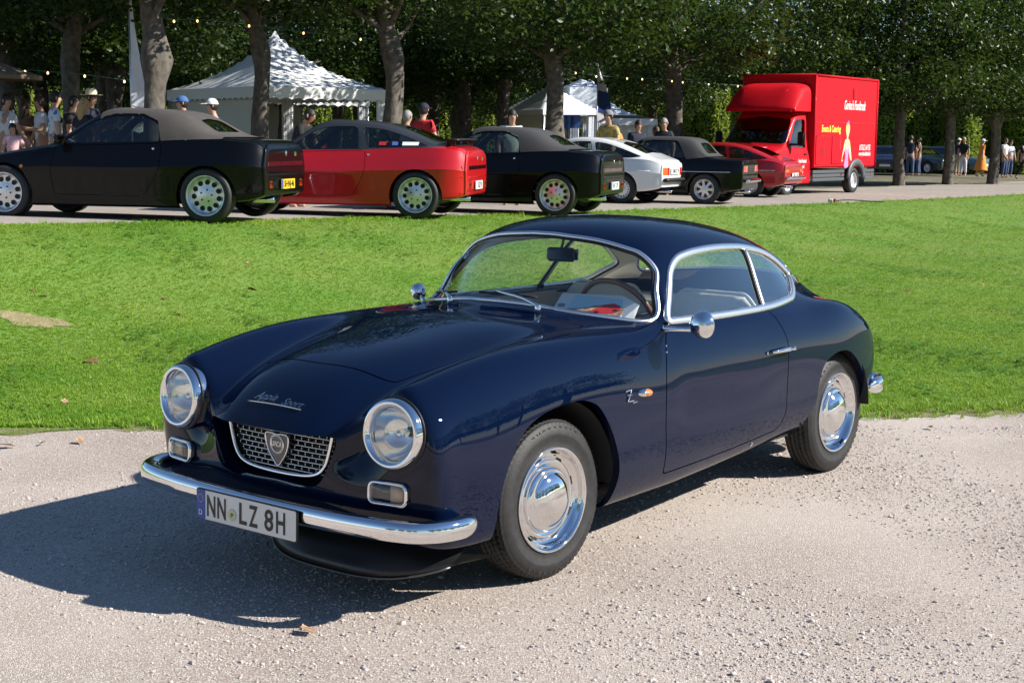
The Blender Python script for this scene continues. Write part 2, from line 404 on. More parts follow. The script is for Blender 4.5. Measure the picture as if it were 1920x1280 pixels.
# ================================================================ the dark blue coupe
hero = thing('coupe_car', 'shiny dark navy vintage coupe with round chrome headlights parked on gravel', 'car')
_lo = lambda zs: [(.745, .53), (.742, .40)]
def row(xs, top, side):
    "one station: top = 6 (x,y,z) hood/roof points given as (y,z) with x per point"
    return None
ST = [
 # nose ring, over the headlamps
 [(.832,0,.618),(.829,.11,.617),(.816,.22,.616),(.765,.335,.620),(.712,.435,.690),(.702,.545,.772),(.695,.648,.715),(.705,.688,.62),(.705,.694,.52),(.70,.690,.43),(.69,.680,.34),(.66,.655,.26),(.62,.60,.235)],
 [(.705,0,.733),(.70,.12,.731),(.685,.235,.718),(.655,.345,.698),(.635,.445,.757),(.62,.55,.806),(.61,.645,.766),(.60,.702,.66),(.595,.718,.54),(.595,.718,.44),(.59,.708,.34),(.575,.685,.25),(.56,.62,.228)],
 [(.47,0,.832),(.468,.12,.829),(.455,.245,.810),(.43,.37,.778),(.41,.465,.812),(.40,.56,.848),(.40,.655,.808),(.40,.715,.69),(.40,.735,.56),(.40,.738,.45),(.40,.728,.35),(.40,.70,.245),(.40,.62,.22)],
 [(.12,0,.886),(.12,.14,.883),(.11,.28,.869),(.10,.41,.846),(.10,.495,.862),(.10,.575,.878),(.10,.665,.838),(.10,.722,.71),(.10,.739,.57),(.10,.748,.46),(.10,.742,.35),(.10,.70,.24),(.10,.62,.215)],
 [(-.20,0,.922),(-.205,.16,.919),(-.22,.32,.908),(-.25,.46,.894),(-.27,.545,.891),(-.28,.61,.880),(-.28,.678,.835),(-.28,.725,.71),(-.28,.740,.57),(-.28,.748,.46),(-.28,.742,.35),(-.28,.698,.235),(-.28,.62,.21)],
 [(-.485,0,.946),(-.50,.18,.941),(-.56,.38,.926),(-.725,.583,.895),(-.735,.622,.886),(-.70,.655,.868),(-.65,.688,.825),(-.63,.726,.71),(-.63,.745,.57),(-.63,.748,.46),(-.63,.741,.35),(-.63,.695,.235),(-.63,.61,.21)],
 [(-.665,0,1.10),(-.68,.175,1.094),(-.725,.35,1.074),(-.822,.552,1.005),(-.845,.602,.950),(-.83,.645,.884),(-.80,.682,.835),(-.79,.724,.72),(-.79,.740,.58),(-.79,.748,.46),(-.79,.741,.35),(-.79,.693,.235),(-.79,.60,.21)],
 [(-.85,0,1.240),(-.86,.17,1.234),(-.885,.33,1.208),(-.925,.478,1.150),(-.96,.573,1.025),(-.95,.648,.884),(-.94,.682,.836),(-.93,.724,.72),(-.93,.740,.58),(-.93,.748,.46),(-.93,.741,.35),(-.93,.692,.24),(-.93,.60,.215)],
 [(-1.15,0,1.284),(-1.15,.17,1.277),(-1.15,.34,1.250),(-1.15,.482,1.178),(-1.15,.573,1.038),(-1.15,.650,.882),(-1.15,.683,.834),(-1.15,.724,.72),(-1.15,.740,.58),(-1.15,.748,.46),(-1.15,.741,.36),(-1.15,.690,.25),(-1.15,.60,.225)],
 [(-1.45,0,1.276),(-1.45,.17,1.269),(-1.45,.335,1.241),(-1.45,.476,1.168),(-1.45,.569,1.032),(-1.45,.648,.878),(-1.45,.682,.832),(-1.45,.724,.72),(-1.45,.740,.59),(-1.45,.747,.47),(-1.45,.740,.37),(-1.45,.688,.265),(-1.45,.60,.24)],
 [(-1.75,0,1.247),(-1.75,.165,1.240),(-1.75,.325,1.208),(-1.75,.464,1.140),(-1.75,.553,1.010),(-1.75,.637,.872),(-1.75,.677,.830),(-1.75,.723,.73),(-1.75,.739,.60),(-1.75,.740,.48),(-1.75,.737,.38),(-1.75,.685,.28),(-1.75,.60,.255)],
 [(-2.02,0,1.192),(-2.02,.16,1.184),(-2.03,.312,1.152),(-2.04,.446,1.080),(-2.04,.536,.968),(-2.04,.610,.866),(-2.04,.666,.825),(-2.04,.719,.73),(-2.04,.738,.61),(-2.04,.743,.49),(-2.04,.737,.39),(-2.04,.685,.29),(-2.04,.60,.265)],
 [(-2.30,0,1.088),(-2.30,.15,1.080),(-2.30,.285,1.047),(-2.30,.408,.980),(-2.30,.492,.888),(-2.30,.582,.860),(-2.30,.655,.830),(-2.30,.709,.735),(-2.30,.732,.61),(-2.30,.734,.50),(-2.30,.722,.40),(-2.30,.68,.30),(-2.30,.59,.275)],
 [(-2.53,0,.972),(-2.53,.15,.966),(-2.53,.29,.925),(-2.53,.405,.868),(-2.53,.495,.838),(-2.53,.578,.826),(-2.53,.643,.795),(-2.53,.692,.715),(-2.53,.709,.60),(-2.53,.711,.50),(-2.53,.70,.41),(-2.53,.66,.31),(-2.53,.58,.285)],
 [(-2.74,0,.868),(-2.74,.15,.855),(-2.74,.28,.835),(-2.74,.39,.795),(-2.74,.475,.772),(-2.74,.553,.756),(-2.74,.614,.716),(-2.74,.656,.655),(-2.74,.668,.57),(-2.74,.669,.49),(-2.74,.658,.41),(-2.74,.62,.32),(-2.74,.55,.30)],
 [(-2.875,0,.775),(-2.875,.14,.772),(-2.87,.26,.762),(-2.86,.37,.742),(-2.855,.45,.715),(-2.855,.525,.694),(-2.85,.572,.652),(-2.845,.59,.58),(-2.845,.60,.53),(-2.845,.598,.47),(-2.84,.586,.40),(-2.83,.555,.335),(-2.81,.50,.315)],
]
ys = [0, .11, .22, .335, .44, .55]
CF = [list(zip((.842,.838,.824,.766,.716,.722), ys, (.570,.570,.568,.565,.595,.635))),
      list(zip((.828,.825,.815,.772,.740,.738), ys, (.510,.510,.510,.510,.515,.530))),
      list(zip((.816,.814,.806,.782,.757,.742), ys, (.445,.445,.445,.443,.440,.438))),
      list(zip((.800,.798,.790,.772,.752,.732), ys, (.375,.375,.373,.368,.362,.352))),
      list(zip((.765,.763,.755,.742,.724,.700), ys, (.305,.305,.303,.298,.290,.275))),
      list(zip((.720,.718,.71,.70,.682,.655), ys, (.270,.270,.268,.262,.255,.242)))]
yr = [0, .13, .25, .35, .43, .50]
CR = [[(-2.93+.004*c*c*.5, yr[c], z-.003*c) for c in range(6)] for z in (.68, .59, .52, .45, .38, .34)]
hv, hq = shell(ST, 6, CF, CR)
HB = cc_surface(hv, hq, 4)
hb = bvh_of(HB)

# --- outlines of the panels, measured on the car
WS = spline(mirror_poly([(0, .951), (.152, .947), (.266, .938), (.416, .919), (.501, .906), (.568, .896), (.595, .900), (.592, .925), (.570, .985), (.539, 1.062), (.507, 1.107), (.457, 1.147), (.402, 1.170), (.263, 1.202), (.085, 1.217), (0, 1.219)]), 5, True)
BL = spline(mirror_poly([(0, .955), (.3, .943), (.43, .935), (.457, .955), (.41, 1.035), (.30, 1.105), (.15, 1.130), (0, 1.136)]), 5, True)
SW = fillet([(-.806, .890), (-.886, .982), (-.965, 1.085), (-1.05, 1.130), (-1.18, 1.148), (-1.414, 1.156), (-1.714, 1.142), (-1.95, 1.098), (-2.125, .985), (-1.975, .897), (-1.771, .883), (-1.62, .879), (-1.2, .880)], [.02, .12, .12, .1, .2, .25, .3, .2, .045, .05, .2, .2, .3], 8)
FA = spline([(-.285, .10), (-.307, .25), (-.318, .371), (-.268, .525), (-.195, .627), (-.125, .662), (-.043, .673), (.121, .66), (.25, .618), (.335, .540), (.385, .445), (.405, .33), (.405, .10)], 6)
RA = spline([(-2.605, .10), (-2.602, .28), (-2.580, .414), (-2.525, .49), (-2.415, .572), (-2.309, .619), (-2.179, .623), (-2.057, .588), (-2.005, .53), (-1.98, .465), (-1.955, .386), (-1.90, .31), (-1.87, .10)], 6)
DR = fillet([(-.772, .884), (-.709, .822), (-.662, .702), (-.636, .535), (-.645, .40), (-.656, .292), (-1.20, .305), (-1.62, .330), (-1.668, .40), (-1.674, .52), (-1.680, .62), (-1.695, .739), (-1.672, .798), (-1.63, .882)], [.002, .1, .1, .15, .1, .02, .3, .03, .08, .1, .1, .1, .06, .002], 6)
HD = spline(mirror_poly([(.553, 0), (.545, .12), (.528, .24), (.503, .318), (.46, .345), (.25, .395), (-.10, .455), (-.35, .497), (-.405, .495), (-.425, .45), (-.36, .30), (-.315, .15), (-.30, 0)]) if False else
            [(.553, 0), (.545, .12), (.528, .24), (.503, .318), (.46, .345), (.25, .395), (-.10, .455), (-.35, .497), (-.405, .495), (-.425, .45), (-.385, .30), (-.345, .15), (-.335, 0),
             (-.345, -.15), (-.385, -.30), (-.425, -.45), (-.405, -.495), (-.35, -.497), (-.10, -.455), (.25, -.395), (.46, -.345), (.503, -.318), (.528, -.24), (.545, -.12)], 6, True)
GO = spline(mirror_poly([(0, .609), (.16, .609), (.290, .608), (.320, .595), (.303, .54), (.285, .49), (.262, .450), (.225, .427), (.12, .416), (0, .415)]), 6, True)
HLC = (.545, .645)
B = HB; gap = .0030
# windows
d = sdf(B.v[:, [1, 2]], WS); d = np.where((B.v[:, 0] > -1.1) & (B.v[:, 0] < -.3), d, .5); g_ws, B = B.cut(d); B = B.flange(.012)
d = sdf(B.v[:, [1, 2]], BL); d = np.where(B.v[:, 0] < -1.9, d, .5); g_bl, B = B.cut(d); B = B.flange(.012)
side_gl = {}
for s in (1, -1):
    gl, B = B.cut(side_poly(B, SW, s)); B = B.flange(.012); side_gl[s] = gl
    _x, B = B.cut(side_poly(B, FA, s)); B = B.flange(.03, dirn=(0, -s, 0))
    _x, B = B.cut(side_poly(B, RA, s)); B = B.flange(.03, dirn=(0, -s, 0))
# doors
doors = {}
for s in (1, -1):
    dn, B = B.cut(side_poly(B, DR, s)-gap); B = B.flange(.02)
    dn, _x = dn.cut(side_poly(dn, DR, s)+gap); doors[s] = dn.flange(.02)
# hood
d = sdf(B.v[:, :2], HD); d = np.where(B.v[:, 2] > .6, d, .5)
hood, B = B.cut(d-gap); B = B.flange(.02)
d = sdf(hood.v[:, :2], HD); hood, _x = hood.cut(d+gap); hood = hood.flange(.02)
# grille mouth and lamp holes
d = sdf(B.v[:, [1, 2]], GO); d = np.where(B.v[:, 0] > .6, d, .5); _x, B = B.cut(d); B = B.flange(.07, dirn=(-.97, 0, .1))
for s in (1, -1):
    d = np.hypot(B.v[:, 1]-HLC[0]*s, B.v[:, 2]-HLC[1])-.098; d = np.where(B.v[:, 0] > .55, d, .5); _x, B = B.cut(d)
body = B.obj('body', NAVY, hero)
hoodo = hood.obj('hood', NAVY, hero)
dooro = {s: doors[s].obj('door', NAVY, hero) for s in (1, -1)}
# --- glass, set a few millimetres in
g_ws.offset(-.006).obj('windscreen', GLASS, hero); g_bl.offset(-.006).obj('rear_window', GLASS, hero)
for s in (1, -1):
    gl = side_gl[s].offset(-.006); fr, qr = gl.cut(-(gl.v[:, 0]+1.617+(gl.v[:, 2]-.88)*.34))
    fr.obj('door_window', SIDE_GLASS, hero); qr.obj('quarter_window', SIDE_GLASS, hero)
# --- bright trim
P, N = on_front(hb, WS, 1, .02); keep = P[:, 0]
o = obj('windscreen_trim', *strip(P, N, .021, .007), BRIGHT, hero)
P2, N2 = P-N*.007, N
obj('windscreen_seal', *strip(P2, N2, .046, .006), SEAL, hero)
P, N = on_front(hb, BL, -1, .02); obj('rear_window_trim', *strip(P, N, .02, .007), CHROME, hero)
for s in (1, -1):
    P, N = on_side(hb, SW, s, .015)
    top = P[:, 2] > .91
    obj('side_window_trim', *strip(P+N*.001, N, .036, .010), BRIGHT, hero)
    for dx, w in ((0, .026), (.019, .012)):
        L = [(-1.617+dx-(z-.88)*.34, z) for z in np.linspace(.881, 1.138, 12)]
        P, N = on_side(hb, L, s, .05, False); obj('window_pillar', *strip(P-N*.001*(1 if dx == 0 else 4), N, w, .008, False), BRIGHT if dx == 0 else SEAL, hero)
# --- dark insides: floor, bulkheads, wheel housings
obj('floor_pan', *join(box((-1.05, 0, .235), (2.9, 1.15, .03)), box((.50, 0, .30), (.03, 1.05, .14))), BLACK, hero, False)
for xw in (0, -2.35):
    for s in (1, -1):
        a = np.linspace(0, PI, 17); pr = [((.05 if xw == 0 else -2.24)+math.cos(t)*(.375 if xw == 0 else .365), max(.28, .31+math.sin(t)*(.375 if xw == 0 else .325))) for t in a]
        V = []; Fc = []
        for i, (x, z) in enumerate(pr): V += [(x, .40*s, z), (x, .715*s if z > .2 else .68*s, z)]
        for i in range(16): Fc.append((2*i, 2*i+1, 2*i+3, 2*i+2))
        Fc.append(tuple(range(0, 34, 2)))
        obj('wheel_housing', V, Fc, BLACK, hero)
obj('engine_bay_lining', *join(box((.40, 0, .42), (.55, .72, .24)), box((-.42, 0, .55), (.04, 1.2, .55))), BLACK, hero, False)
# --- cream lining inside the cabin
cab = HB
for pol, ax in ((WS, 1), (BL, -1)):
    d = sdf(cab.v[:, [1, 2]], pol)-.004; d = np.where((cab.v[:, 0] > -1.1) & (cab.v[:, 0] < -.3) if ax > 0 else cab.v[:, 0] < -1.9, d, .5); _x, cab = cab.cut(d)
for s in (1, -1): _x, cab = cab.cut(side_poly(cab, SW, s)-.004)
_x, cab = cab.cut(np.maximum.reduce([cab.v[:, 2]-.906, ]))
_x, cab = cab.cut(np.where((cab.v[:, 0] > -.62), -1., 1.)); 
_x, cab = cab.cut(np.where((cab.v[:, 0] < -2.28), -1., 1.))
cab.offset(-.016).flipped().obj('headlining', CREAM_L, hero)
for s in (1, -1):
    P = [(-.76, .615*s, .868), (-1.1, .628*s, .866), (-1.6, .622*s, .862), (-1.96, .575*s, .862)]
    obj('door_capping', *tube(spline(P, 6), .016, 8), mat('dark_blue_capping', (.01, .016, .04), .25, coat=.5), hero)
    V = []; Fc = []
    for x in np.linspace(-.66, -2.05, 12):
        yy = .655-.05*max(0, (-x-1.6))
        for z, k in ((.865, -.025), (.70, .035), (.45, .055), (.27, .01)): V.append((x, (yy+k-.03)*s, z))
    for i in range(11):
        for j in range(3): Fc.append((i*4+j, i*4+j+1, i*4+j+5, i*4+j+4))
    obj('door_lining', V, Fc, CREAM, hero)
dv, df = join(tube(spline([(-.79, -.56, .845), (-.72, -.36, .868), (-.68, 0, .882), (-.72, .36, .868), (-.79, .56, .845)], 6), .05, 10, flat=((0, 0, 1), .8)), box((-.66, 0, .78), (.12, 1.05, .16), .03))
obj('dashboard', dv, df, mat('black_dash', (.012, .012, .014), .45, bump=.1, bscale=200), hero)
gv, gf = join(*[lathe([(0, 0), (.045, 0), (.05, -.008), (.05, .01)], 20, 'x') for _ in range(1)])
for y in (.22, .34): obj('gauge', gv+np.array((-.685, y, .83)), gf, CHROME_WORN, hero)
# seats and parcel shelf
def seat(y0, x0=-1.35):
    c = [(0, .27, .40), (.0, .27, .47)]
    cush = box((x0+.02, y0, .44), (.52, .50, .16), .05)
    bk = []; V = []; Fc = []
    prof = [(-.22, .46), (-.27, .60), (-.31, .75), (-.335, .86), (-.345, .905), (-.38, .915), (-.41, .885), (-.40, .75), (-.36, .60), (-.32, .46)]
    yy = np.linspace(-.26, .26, 9)
    for yk in yy:
        e = max(0, (abs(yk)-.17)/.09); 
        for x, z in prof: V.append((x0+x-.02*(1-(yk/.26)**2)+.0, y0+yk*(1-.12*max(0, (z-.7)/.2)), z-.06*e*e*max(0, (z-.5)/.4)))
    m = len(prof)
    for i in range(8):
        for j in range(m): Fc.append((i*m+j, i*m+(j+1) % m, (i+1)*m+(j+1) % m, (i+1)*m+j))
    Fc += [tuple(range(m)), tuple(8*m+k for k in range(m))[::-1]]
    st = obj('seat', *cush, CREAM, hero); obj('backrest', V, Fc, CREAM, st)
    pip = [(x0-.38-.012*(1-(yk/.26)**2), y0+yk*(1-.12*1.0), .918-.06*max(0, (abs(yk)-.17)/.09)**2*1.0) for yk in yy]
    obj('piping', *tube(spline(pip, 4), .007, 8), WHITE, st)
for y0 in (.31, -.31): seat(y0)
obj('parcel_shelf', *join(box((-2.06, 0, .80), (.60, 1.08, .04), .01), box((-1.80, 0, .62), (.10, 1.12, .40), .03)), CREAM_L, hero)
# steering wheel with column
th = np.linspace(0, 2*PI, 49)[:-1]; ax = np.array([-.86, 0, .42]); ax /= np.linalg.norm(ax); e1 = np.array([0, 1., 0]); e2 = np.cross(ax, e1)
e2 = e2 if e2[2] > 0 else -e2
swc = np.array([-.93, .31, .865]); ring = [swc+.185*(math.cos(t)*e1+math.sin(t)*e2) for t in th]
so_ = obj('steering_wheel', *tube(ring, .0125, 10, True), mat('wood_rim', (.16, .075, .035), .25, coat=.5, noise=.3, nscale=30), hero)
sp_ = [tube([swc-ax*.02, swc+.18*(math.cos(t)*e1+math.sin(t)*e2)], .009, 8) for t in (PI*.08, PI*.92, PI*1.5)]
obj('spokes', *join(*sp_, tube([swc-ax*.045, swc+ax*.02], .038, 16)), CHROME_WORN, so_); obj('column', *tube([swc-ax*.03, swc-ax*.33], .022, 10), BLACK, so_)
# inside mirror
mp = np.array([-.85, .06, 1.128]); obj('inside_mirror', *join(box(mp, (.022, .13, .062), .018, rz=.25), tube([mp+(.0, 0, .02), mp+(-.04, 0, .12)], .006, 8)), mat('mirror_back', (.02, .02, .02), .3), hero)
mv, mf = box(mp+np.array((-.014, -.002, 0)), (.006, .148, .048), .005, rz=.25); obj('mirror_face', mv, mf, CHROME, hero)
# wipers: arm, blade
for y0, ya, yb in ((.245, -.13, .17), (-.215, -.53, -.27)):
    Pb, Nb = cast(hb, [(-.445 if y0 > 0 else -.435, y0, 3)], (0, 0, -1)); piv = Pb[0]
    yy = np.linspace(ya, yb, 10); zb = np.interp(np.abs(yy), [0, .15, .27, .42, .5, .57], [.951, .947, .938, .919, .906, .897])+.020
    pth = []
    for y, z in zip(yy, zb):
        h_ = hb.ray_cast(Vector((-.30, y, z)), Vector((-1, 0, 0))); pth.append(np.array(h_[0])+np.array((.012, 0, .008)))
    pth = np.array(pth); mid = pth[3]
    w = obj('wiper_arm', *join(tube(spline([piv+np.array((0, 0, .028)), piv*.65+mid*.35+np.array((.012, 0, .034)), mid+np.array((.012, 0, .012))], 5), np.linspace(.0085, .0045, 11), 8), tube([piv-np.array((0, 0, .01)), piv+np.array((0, 0, .03)), piv+np.array((0, 0, .036))], [.013, .013, .008], 12)), CHROME, hero)
    obj('wiper_blade', *tube(pth, .0055, 6), BLACK, w)
# --- headlamps
def headlamp(s):
    c = np.array((.741, HLC[0]*s, HLC[1])); R = np.array(Matrix.Rotation(math.radians(-4.5), 3, 'Y')@Matrix.Rotation(math.radians(5*s), 3, 'Z'))
    prof = [(.121, -.075), (.122, -.03), (.1215, -.008), (.119, .008), (.113, .019), (.106, .0215), (.099, .018), (.094, .008), (.0915, .002), (.0905, -.004), (.0895, -.02)]
    v, f = lathe(prof, 72, 'x'); r = obj('headlamp_ring', v@R.T+c, f, CHROME, hero)
    v, f = lathe([(.0015, -.085), (.03, -.082), (.06, -.066), (.08, -.040), (.0895, -.016)], 48, 'x'); obj('reflector', v@R.T+c, [q[::-1] for q in f], mat('reflector', (.80, .80, .80), .12, 1.0), r)
    # convex glass with vertical flutes
    V = []; Fc = []; n = 40
    yy = np.linspace(-1, 1, n+1)
    for a in range(n+1):
        for b in range(n+1):
            u, w = yy[a], yy[b]; uu = u*math.sqrt(1-w*w/2)*.0905; ww = w*math.sqrt(1-u*u/2)*.0905; rr = (uu*uu+ww*ww)/.0905**2
            V.append((.012*(1-rr)-.001+.0012*math.sin(uu*520)*(1 if abs(ww) < .055 else .3), uu, ww))
    for a in range(n):
        for b in range(n): k = a*(n+1)+b; Fc.append((k, k+n+1, k+n+2, k+1))
    obj('lens', np.array(V)@R.T+c, Fc, LENS, r)
    v, f = lathe([(.0001, .002), (.012, -.001), (.016, -.012), (.014, -.05)], 16, 'x'); obj('bulb_shield', (v+np.array((-.025, 0, 0)))@R.T+c, f, CHROME, r)
    obj('gasket', *tube([np.array((-.012, math.cos(t)*.124, math.sin(t)*.124))@R.T+c for t in np.linspace(0, 2*PI, 49)[:-1]], .004, 6, True), SEAL, r)
for s in (1, -1): headlamp(s)
# --- front turn lamps
def turnlamp(s):
    out = fillet([(-.073, -.036), (.073, -.036), (.073, .036), (-.073, .036)], .026, 8)
    P, N = cast(hb, [(2, .533*s+a, .442+b) for a, b in out], (-1, 0, 0)); c = P.mean(0); ctr, cn = cast(hb, [(2, .533*s, .442)], (-1, 0, 0)); nrm = cn[0]
    nrm = np.array((.97, .18*s, .06)); nrm /= np.linalg.norm(nrm); Pp = P-((P-ctr[0])@nrm)[:, None]*nrm*0.7+nrm*.010
    b = obj('turn_lamp_bezel', *strip(Pp, np.broadcast_to(nrm, Pp.shape), .013, .012), CHROME, hero)
    k = len(Pp); bs = Pp-nrm*.045; V = np.concatenate([Pp-nrm*.002, bs]); obj('housing', V, [(i, (i+1) % k, k+(i+1) % k, k+i) for i in range(k)], CHROME, b)
    rings = [Pp-nrm*.001+nrm*h+(Pp.mean(0)-Pp)*q for q, h in ((0.03, 0), (.12, .010), (.35, .015), (.7, .017), (1, .018))]
    V = np.concatenate(rings); Fc = [(r*k+i, r*k+(i+1) % k, (r+1)*k+(i+1) % k, (r+1)*k+i) for r in range(4) for i in range(k)]
    obj('lens', V, Fc, LENS, b)
    e = np.cross((0, 0, 1), nrm); e /= np.linalg.norm(e)
    v, f = join(*[box((0, 0, 0), (.001, .001, .001))]); cc = Pp.mean(0)
    A = [cc+e*(.012+.0)*0+e*x*s+np.array((0, 0, z)) for x, z in ((.006, -.030), (.052, -.030), (.060, 0), (.052, .030), (.006, .030))]
    ins = np.array([p-nrm*.006 for p in A]); obj('amber_filter', np.concatenate([ins, ins-nrm*.01]), [(0, 1, 2, 3, 4), (9, 8, 7, 6, 5)]+[(i, i+5, (i+1) % 5+5, (i+1) % 5) for i in range(5)], mat('amber_inner', (.74, .50, .34), .35), b)
    obj('reflector', np.concatenate([Pp-nrm*.03]), [tuple(range(k))], mat('lamp_back', (.80, .78, .72), .45, .0), b)
for s in (1, -1): turnlamp(s)
# --- grille
gx = .722
gr = obj('grille_backing', [(gx-.03, y, z) for y, z in GO], [tuple(range(len(GO)))], BLACK, hero)
gm = mat('grille_metal', (.50, .50, .50), .22, 1.0)
zz = np.linspace(.452, .598, 9)
def half_w(z): return np.interp(z, [.43, .45, .48, .53, .60], [.12, .208, .230, .252, .266])
for i, z in enumerate(zz):
    w = half_w(z); yy = np.linspace(-w, w, 13); pth = [(gx+.014*(1-(y/.3)**2), y, z) for y in yy]
    pc = [tube(pth, .0034, 6, flat=((1, 0, 0), 1.5))]
    if i < 8:
        wu = half_w((z+zz[i+1])/2)
        for k in range(-7, 8):
            y = (k+(.5 if i % 2 else 0))*.0345
            if abs(y) < wu-.006: pc.append(box((gx+.013*(1-(y/.3)**2), y, (z+zz[i+1])/2), (.008, .0032, zz[i+1]-z-.004)))
    obj('grille_bar', *join(*pc), gm, gr)
U = [(.268, .610), (.252, .548), (.231, .492), (.198, .458), (.13, .441), (0, .436)]
U = U+[(-a, b) for a, b in U[::-1][1:]]
pth = spline([(gx+.030*(1-(y/.5)**2), y, z) for y, z in U], 6); obj('grille_surround', *tube(pth, .0085, 8, flat=((1, 0, 0), .8)), CHROME, gr)
obj('grille_top_rail', *tube([(gx+.022, y, .609) for y in np.linspace(-.262, .262, 9)], .006, 8), CHROME_WORN, gr)
# lower repeat of the mesh on the floor of the mouth
# shield badge
sh = .96*spline([(0, .040), (.03, .044), (.058, .040), (.060, .012), (.047, -.025), (.022, -.058), (0, -.078), (-.022, -.058), (-.047, -.025), (-.060, .012), (-.058, .040), (-.03, .044)], 4, True)
bc = np.array((gx+.030, 0, .535)); tl = np.array((.05, 0, 1.0)); tl /= np.linalg.norm(tl)
pts = np.array([bc+np.array((0, a, 0))+tl*b for a, b in sh]); k = len(pts)
sb = obj('badge', np.concatenate([pts+np.array((.004, 0, 0)), pts-np.array((.012, 0, 0))]), [tuple(range(k))]+[(i, i+k, (i+1) % k+k, (i+1) % k) for i in range(k)], mat('badge_blue', (.012, .016, .03), .25, coat=1), hero, False)
obj('rim', *tube(pts+np.array((.004, 0, 0)), .0036, 6, True), CHROME, sb)
for rr in (.034, .029): obj('ring', *tube([bc+np.array((.0055, math.cos(t)*rr, .004))+tl*math.sin(t)*rr for t in np.linspace(0, 2*PI, 33)[:-1]], .0018, 6, True), CHROME, sb)
v, f = text_mesh('LANCIA', .0165, .0015, sx=.84); v[:, 1] *= 1.7
obj('lettering', frame_map(v, bc+np.array((.0065, 0, .004)), (0, 1, 0), (0, 0, 1)), f, CHROME, sb, False)
# --- script on the nose
def surf_text(s, size, c, ey, bvh, name, parent, m, lift=.003, shear=.5, sx=1.0, D=(-.55, 0, -.83), ex=(0, 1, 0), depth=.0015, bold=0.0):
    v, f = text_mesh(s, size, depth, shear, bold, sx=sx); w = frame_map(np.c_[v[:, :2], np.zeros(len(v))], c, ex, ey); P, N = cast(bvh, w, D); return obj(name, P+N*(lift+v[:, 2:3]), f, m, parent, False)
ey = np.array((-.83, 0, .55)); c0 = np.array((.757, -.0, .693))
surf_text('Appia', .047, c0+np.array((0, -.062, 0))+ey*.012, ey, hb, 'script', hero, CHROME, shear=.6, bold=-.0003, sx=1.0)
surf_text('Sport', .043, c0+np.array((0, .077, 0))+ey*.002, ey, hb, 'script', hero, CHROME, shear=.6, bold=-.0003, sx=1.0)
P, N = cast(hb, [c0+np.array((0, y, 0))-ey*.016 for y in np.linspace(-.135, .135, 15)], (-.55, 0, -.83)); obj('script_underline', *tube(P+N*.003, .0022, 6), CHROME, hero)
# --- side: indicator, emblem, handle, mirror
P, N = on_side(hb, [(-.491, .647)], 1, 1, False)
for s in (1, -1):
    q = P[0]*np.array((1, s, 1)); v, f = lathe([(.0001, .022), (.014, .019), (.022, .008), (.025, 0), (.026, -.006)], 24, 'y'); v = v*np.array((1.55, s, .72))
    fo = f if s > 0 else [t[::-1] for t in f]
    b = obj('side_indicator', v[:, :]+q, fo, CHROME, hero)
    v2, f2 = lathe([(.0001, .0265), (.012, .024), (.019, .015), (.0205, .004)], 20, 'y'); v2 = v2*np.array((1.5, s, .78))+np.array((-.008, 0, 0)); obj('amber_lens', v2+q, f2 if s > 0 else [t[::-1] for t in f2], AMBER, b)
zpts = [(-.362, .668), (-.402, .670), (-.372, .628), (-.412, .627)]
P, N = on_side(hb, zpts, 1, .02, False); zb = obj('emblem', *tube(P+N*.004, .0035, 6), CHROME, hero)
P, N = on_side(hb, [(-.372, .652), (-.402, .650)], 1, .02, False); obj('cross_bar', *tube(P+N*.004, .0025, 6), CHROME, zb)
P, N = on_side(hb, [(-.405, .619), (-.435, .621)], 1, .02, False); obj('tail', *tube(P+N*.004, .0025, 6), CHROME, zb)
for s in (1, -1):
    P, N = on_side(hb, [(-1.52+t*-.165, .694) for t in np.linspace(0, 1, 9)], s, 1, False); lift = np.array([.012, .024, .028, .029, .030, .030, .030, .026, .010])
    h = obj('handle', *tube(P+N*lift[:, None], [.007, .008, .009, .010, .0105, .0105, .011, .012, .011], 10, flat=(N, .7)), CHROME, dooro[s])
    obj('lock_button', *tube([P[-2]+N[-2]*.02, P[-2]+N[-2]*.044+np.array((-.015, 0, 0))], .009, 10), CHROME, h); obj('escutcheon', *tube([P[0]-np.array((-.03, 0, 0))+N[0]*.001, P[0]-np.array((-.03, 0, 0))+N[0]*.006], .007, 10), CHROME, h)
    P, N = on_side(hb, [(-1.41, .293)], s, 1, False); obj('jacking_plug', *tube([P[0], P[0]+N[0]*.004], .011, 10), CHROME_WORN, hero)
    for zc in (.806, .782):
        P, N = on_side(hb, [(-.712+(.822-zc)*.4, zc)], s, 1, False); obj('hinge_pin', *tube([P[0]+np.array((0, 0, -.004)), P[0]+np.array((0, 0, .004))], .004, 6), CHROME, dooro[s])
def mirror(s, base, head, r=.060):
    P, N = on_side(hb, [base], s, 1, False); p = P[0]; hd = np.array(head)*np.array((1, s, 1))
    v, f = lathe([(.0001, .050), (.022, .047), (.040, .037), (.052, .020), (.0585, .002), (.060, -.010), (.057, -.014), (.054, -.012)], 40, 'x')
    rot = np.array(Matrix.Rotation(math.radians(-14*s), 3, 'Z'))
    m = obj('door_mirror', v*r/.06@rot.T+hd, f, CHROME, hero)
    v, f = lathe([(.0001, -.011), (.055, -.011)], 32, 'x'); obj('mirror_glass', v*r/.06@rot.T+hd, f, CHROME, m)
    obj('stalk', *tube([p-N[0]*.004, p+N[0]*.012, hd+np.array((.012, -.03*s, -.02))], [.015, .010, .0085], 12), CHROME, m)
mirror(1, (-.735, .862), (-.705, .862, .905), .057)
mirror(-1, (-.80, .858), (-.80, .725, .912), .040)
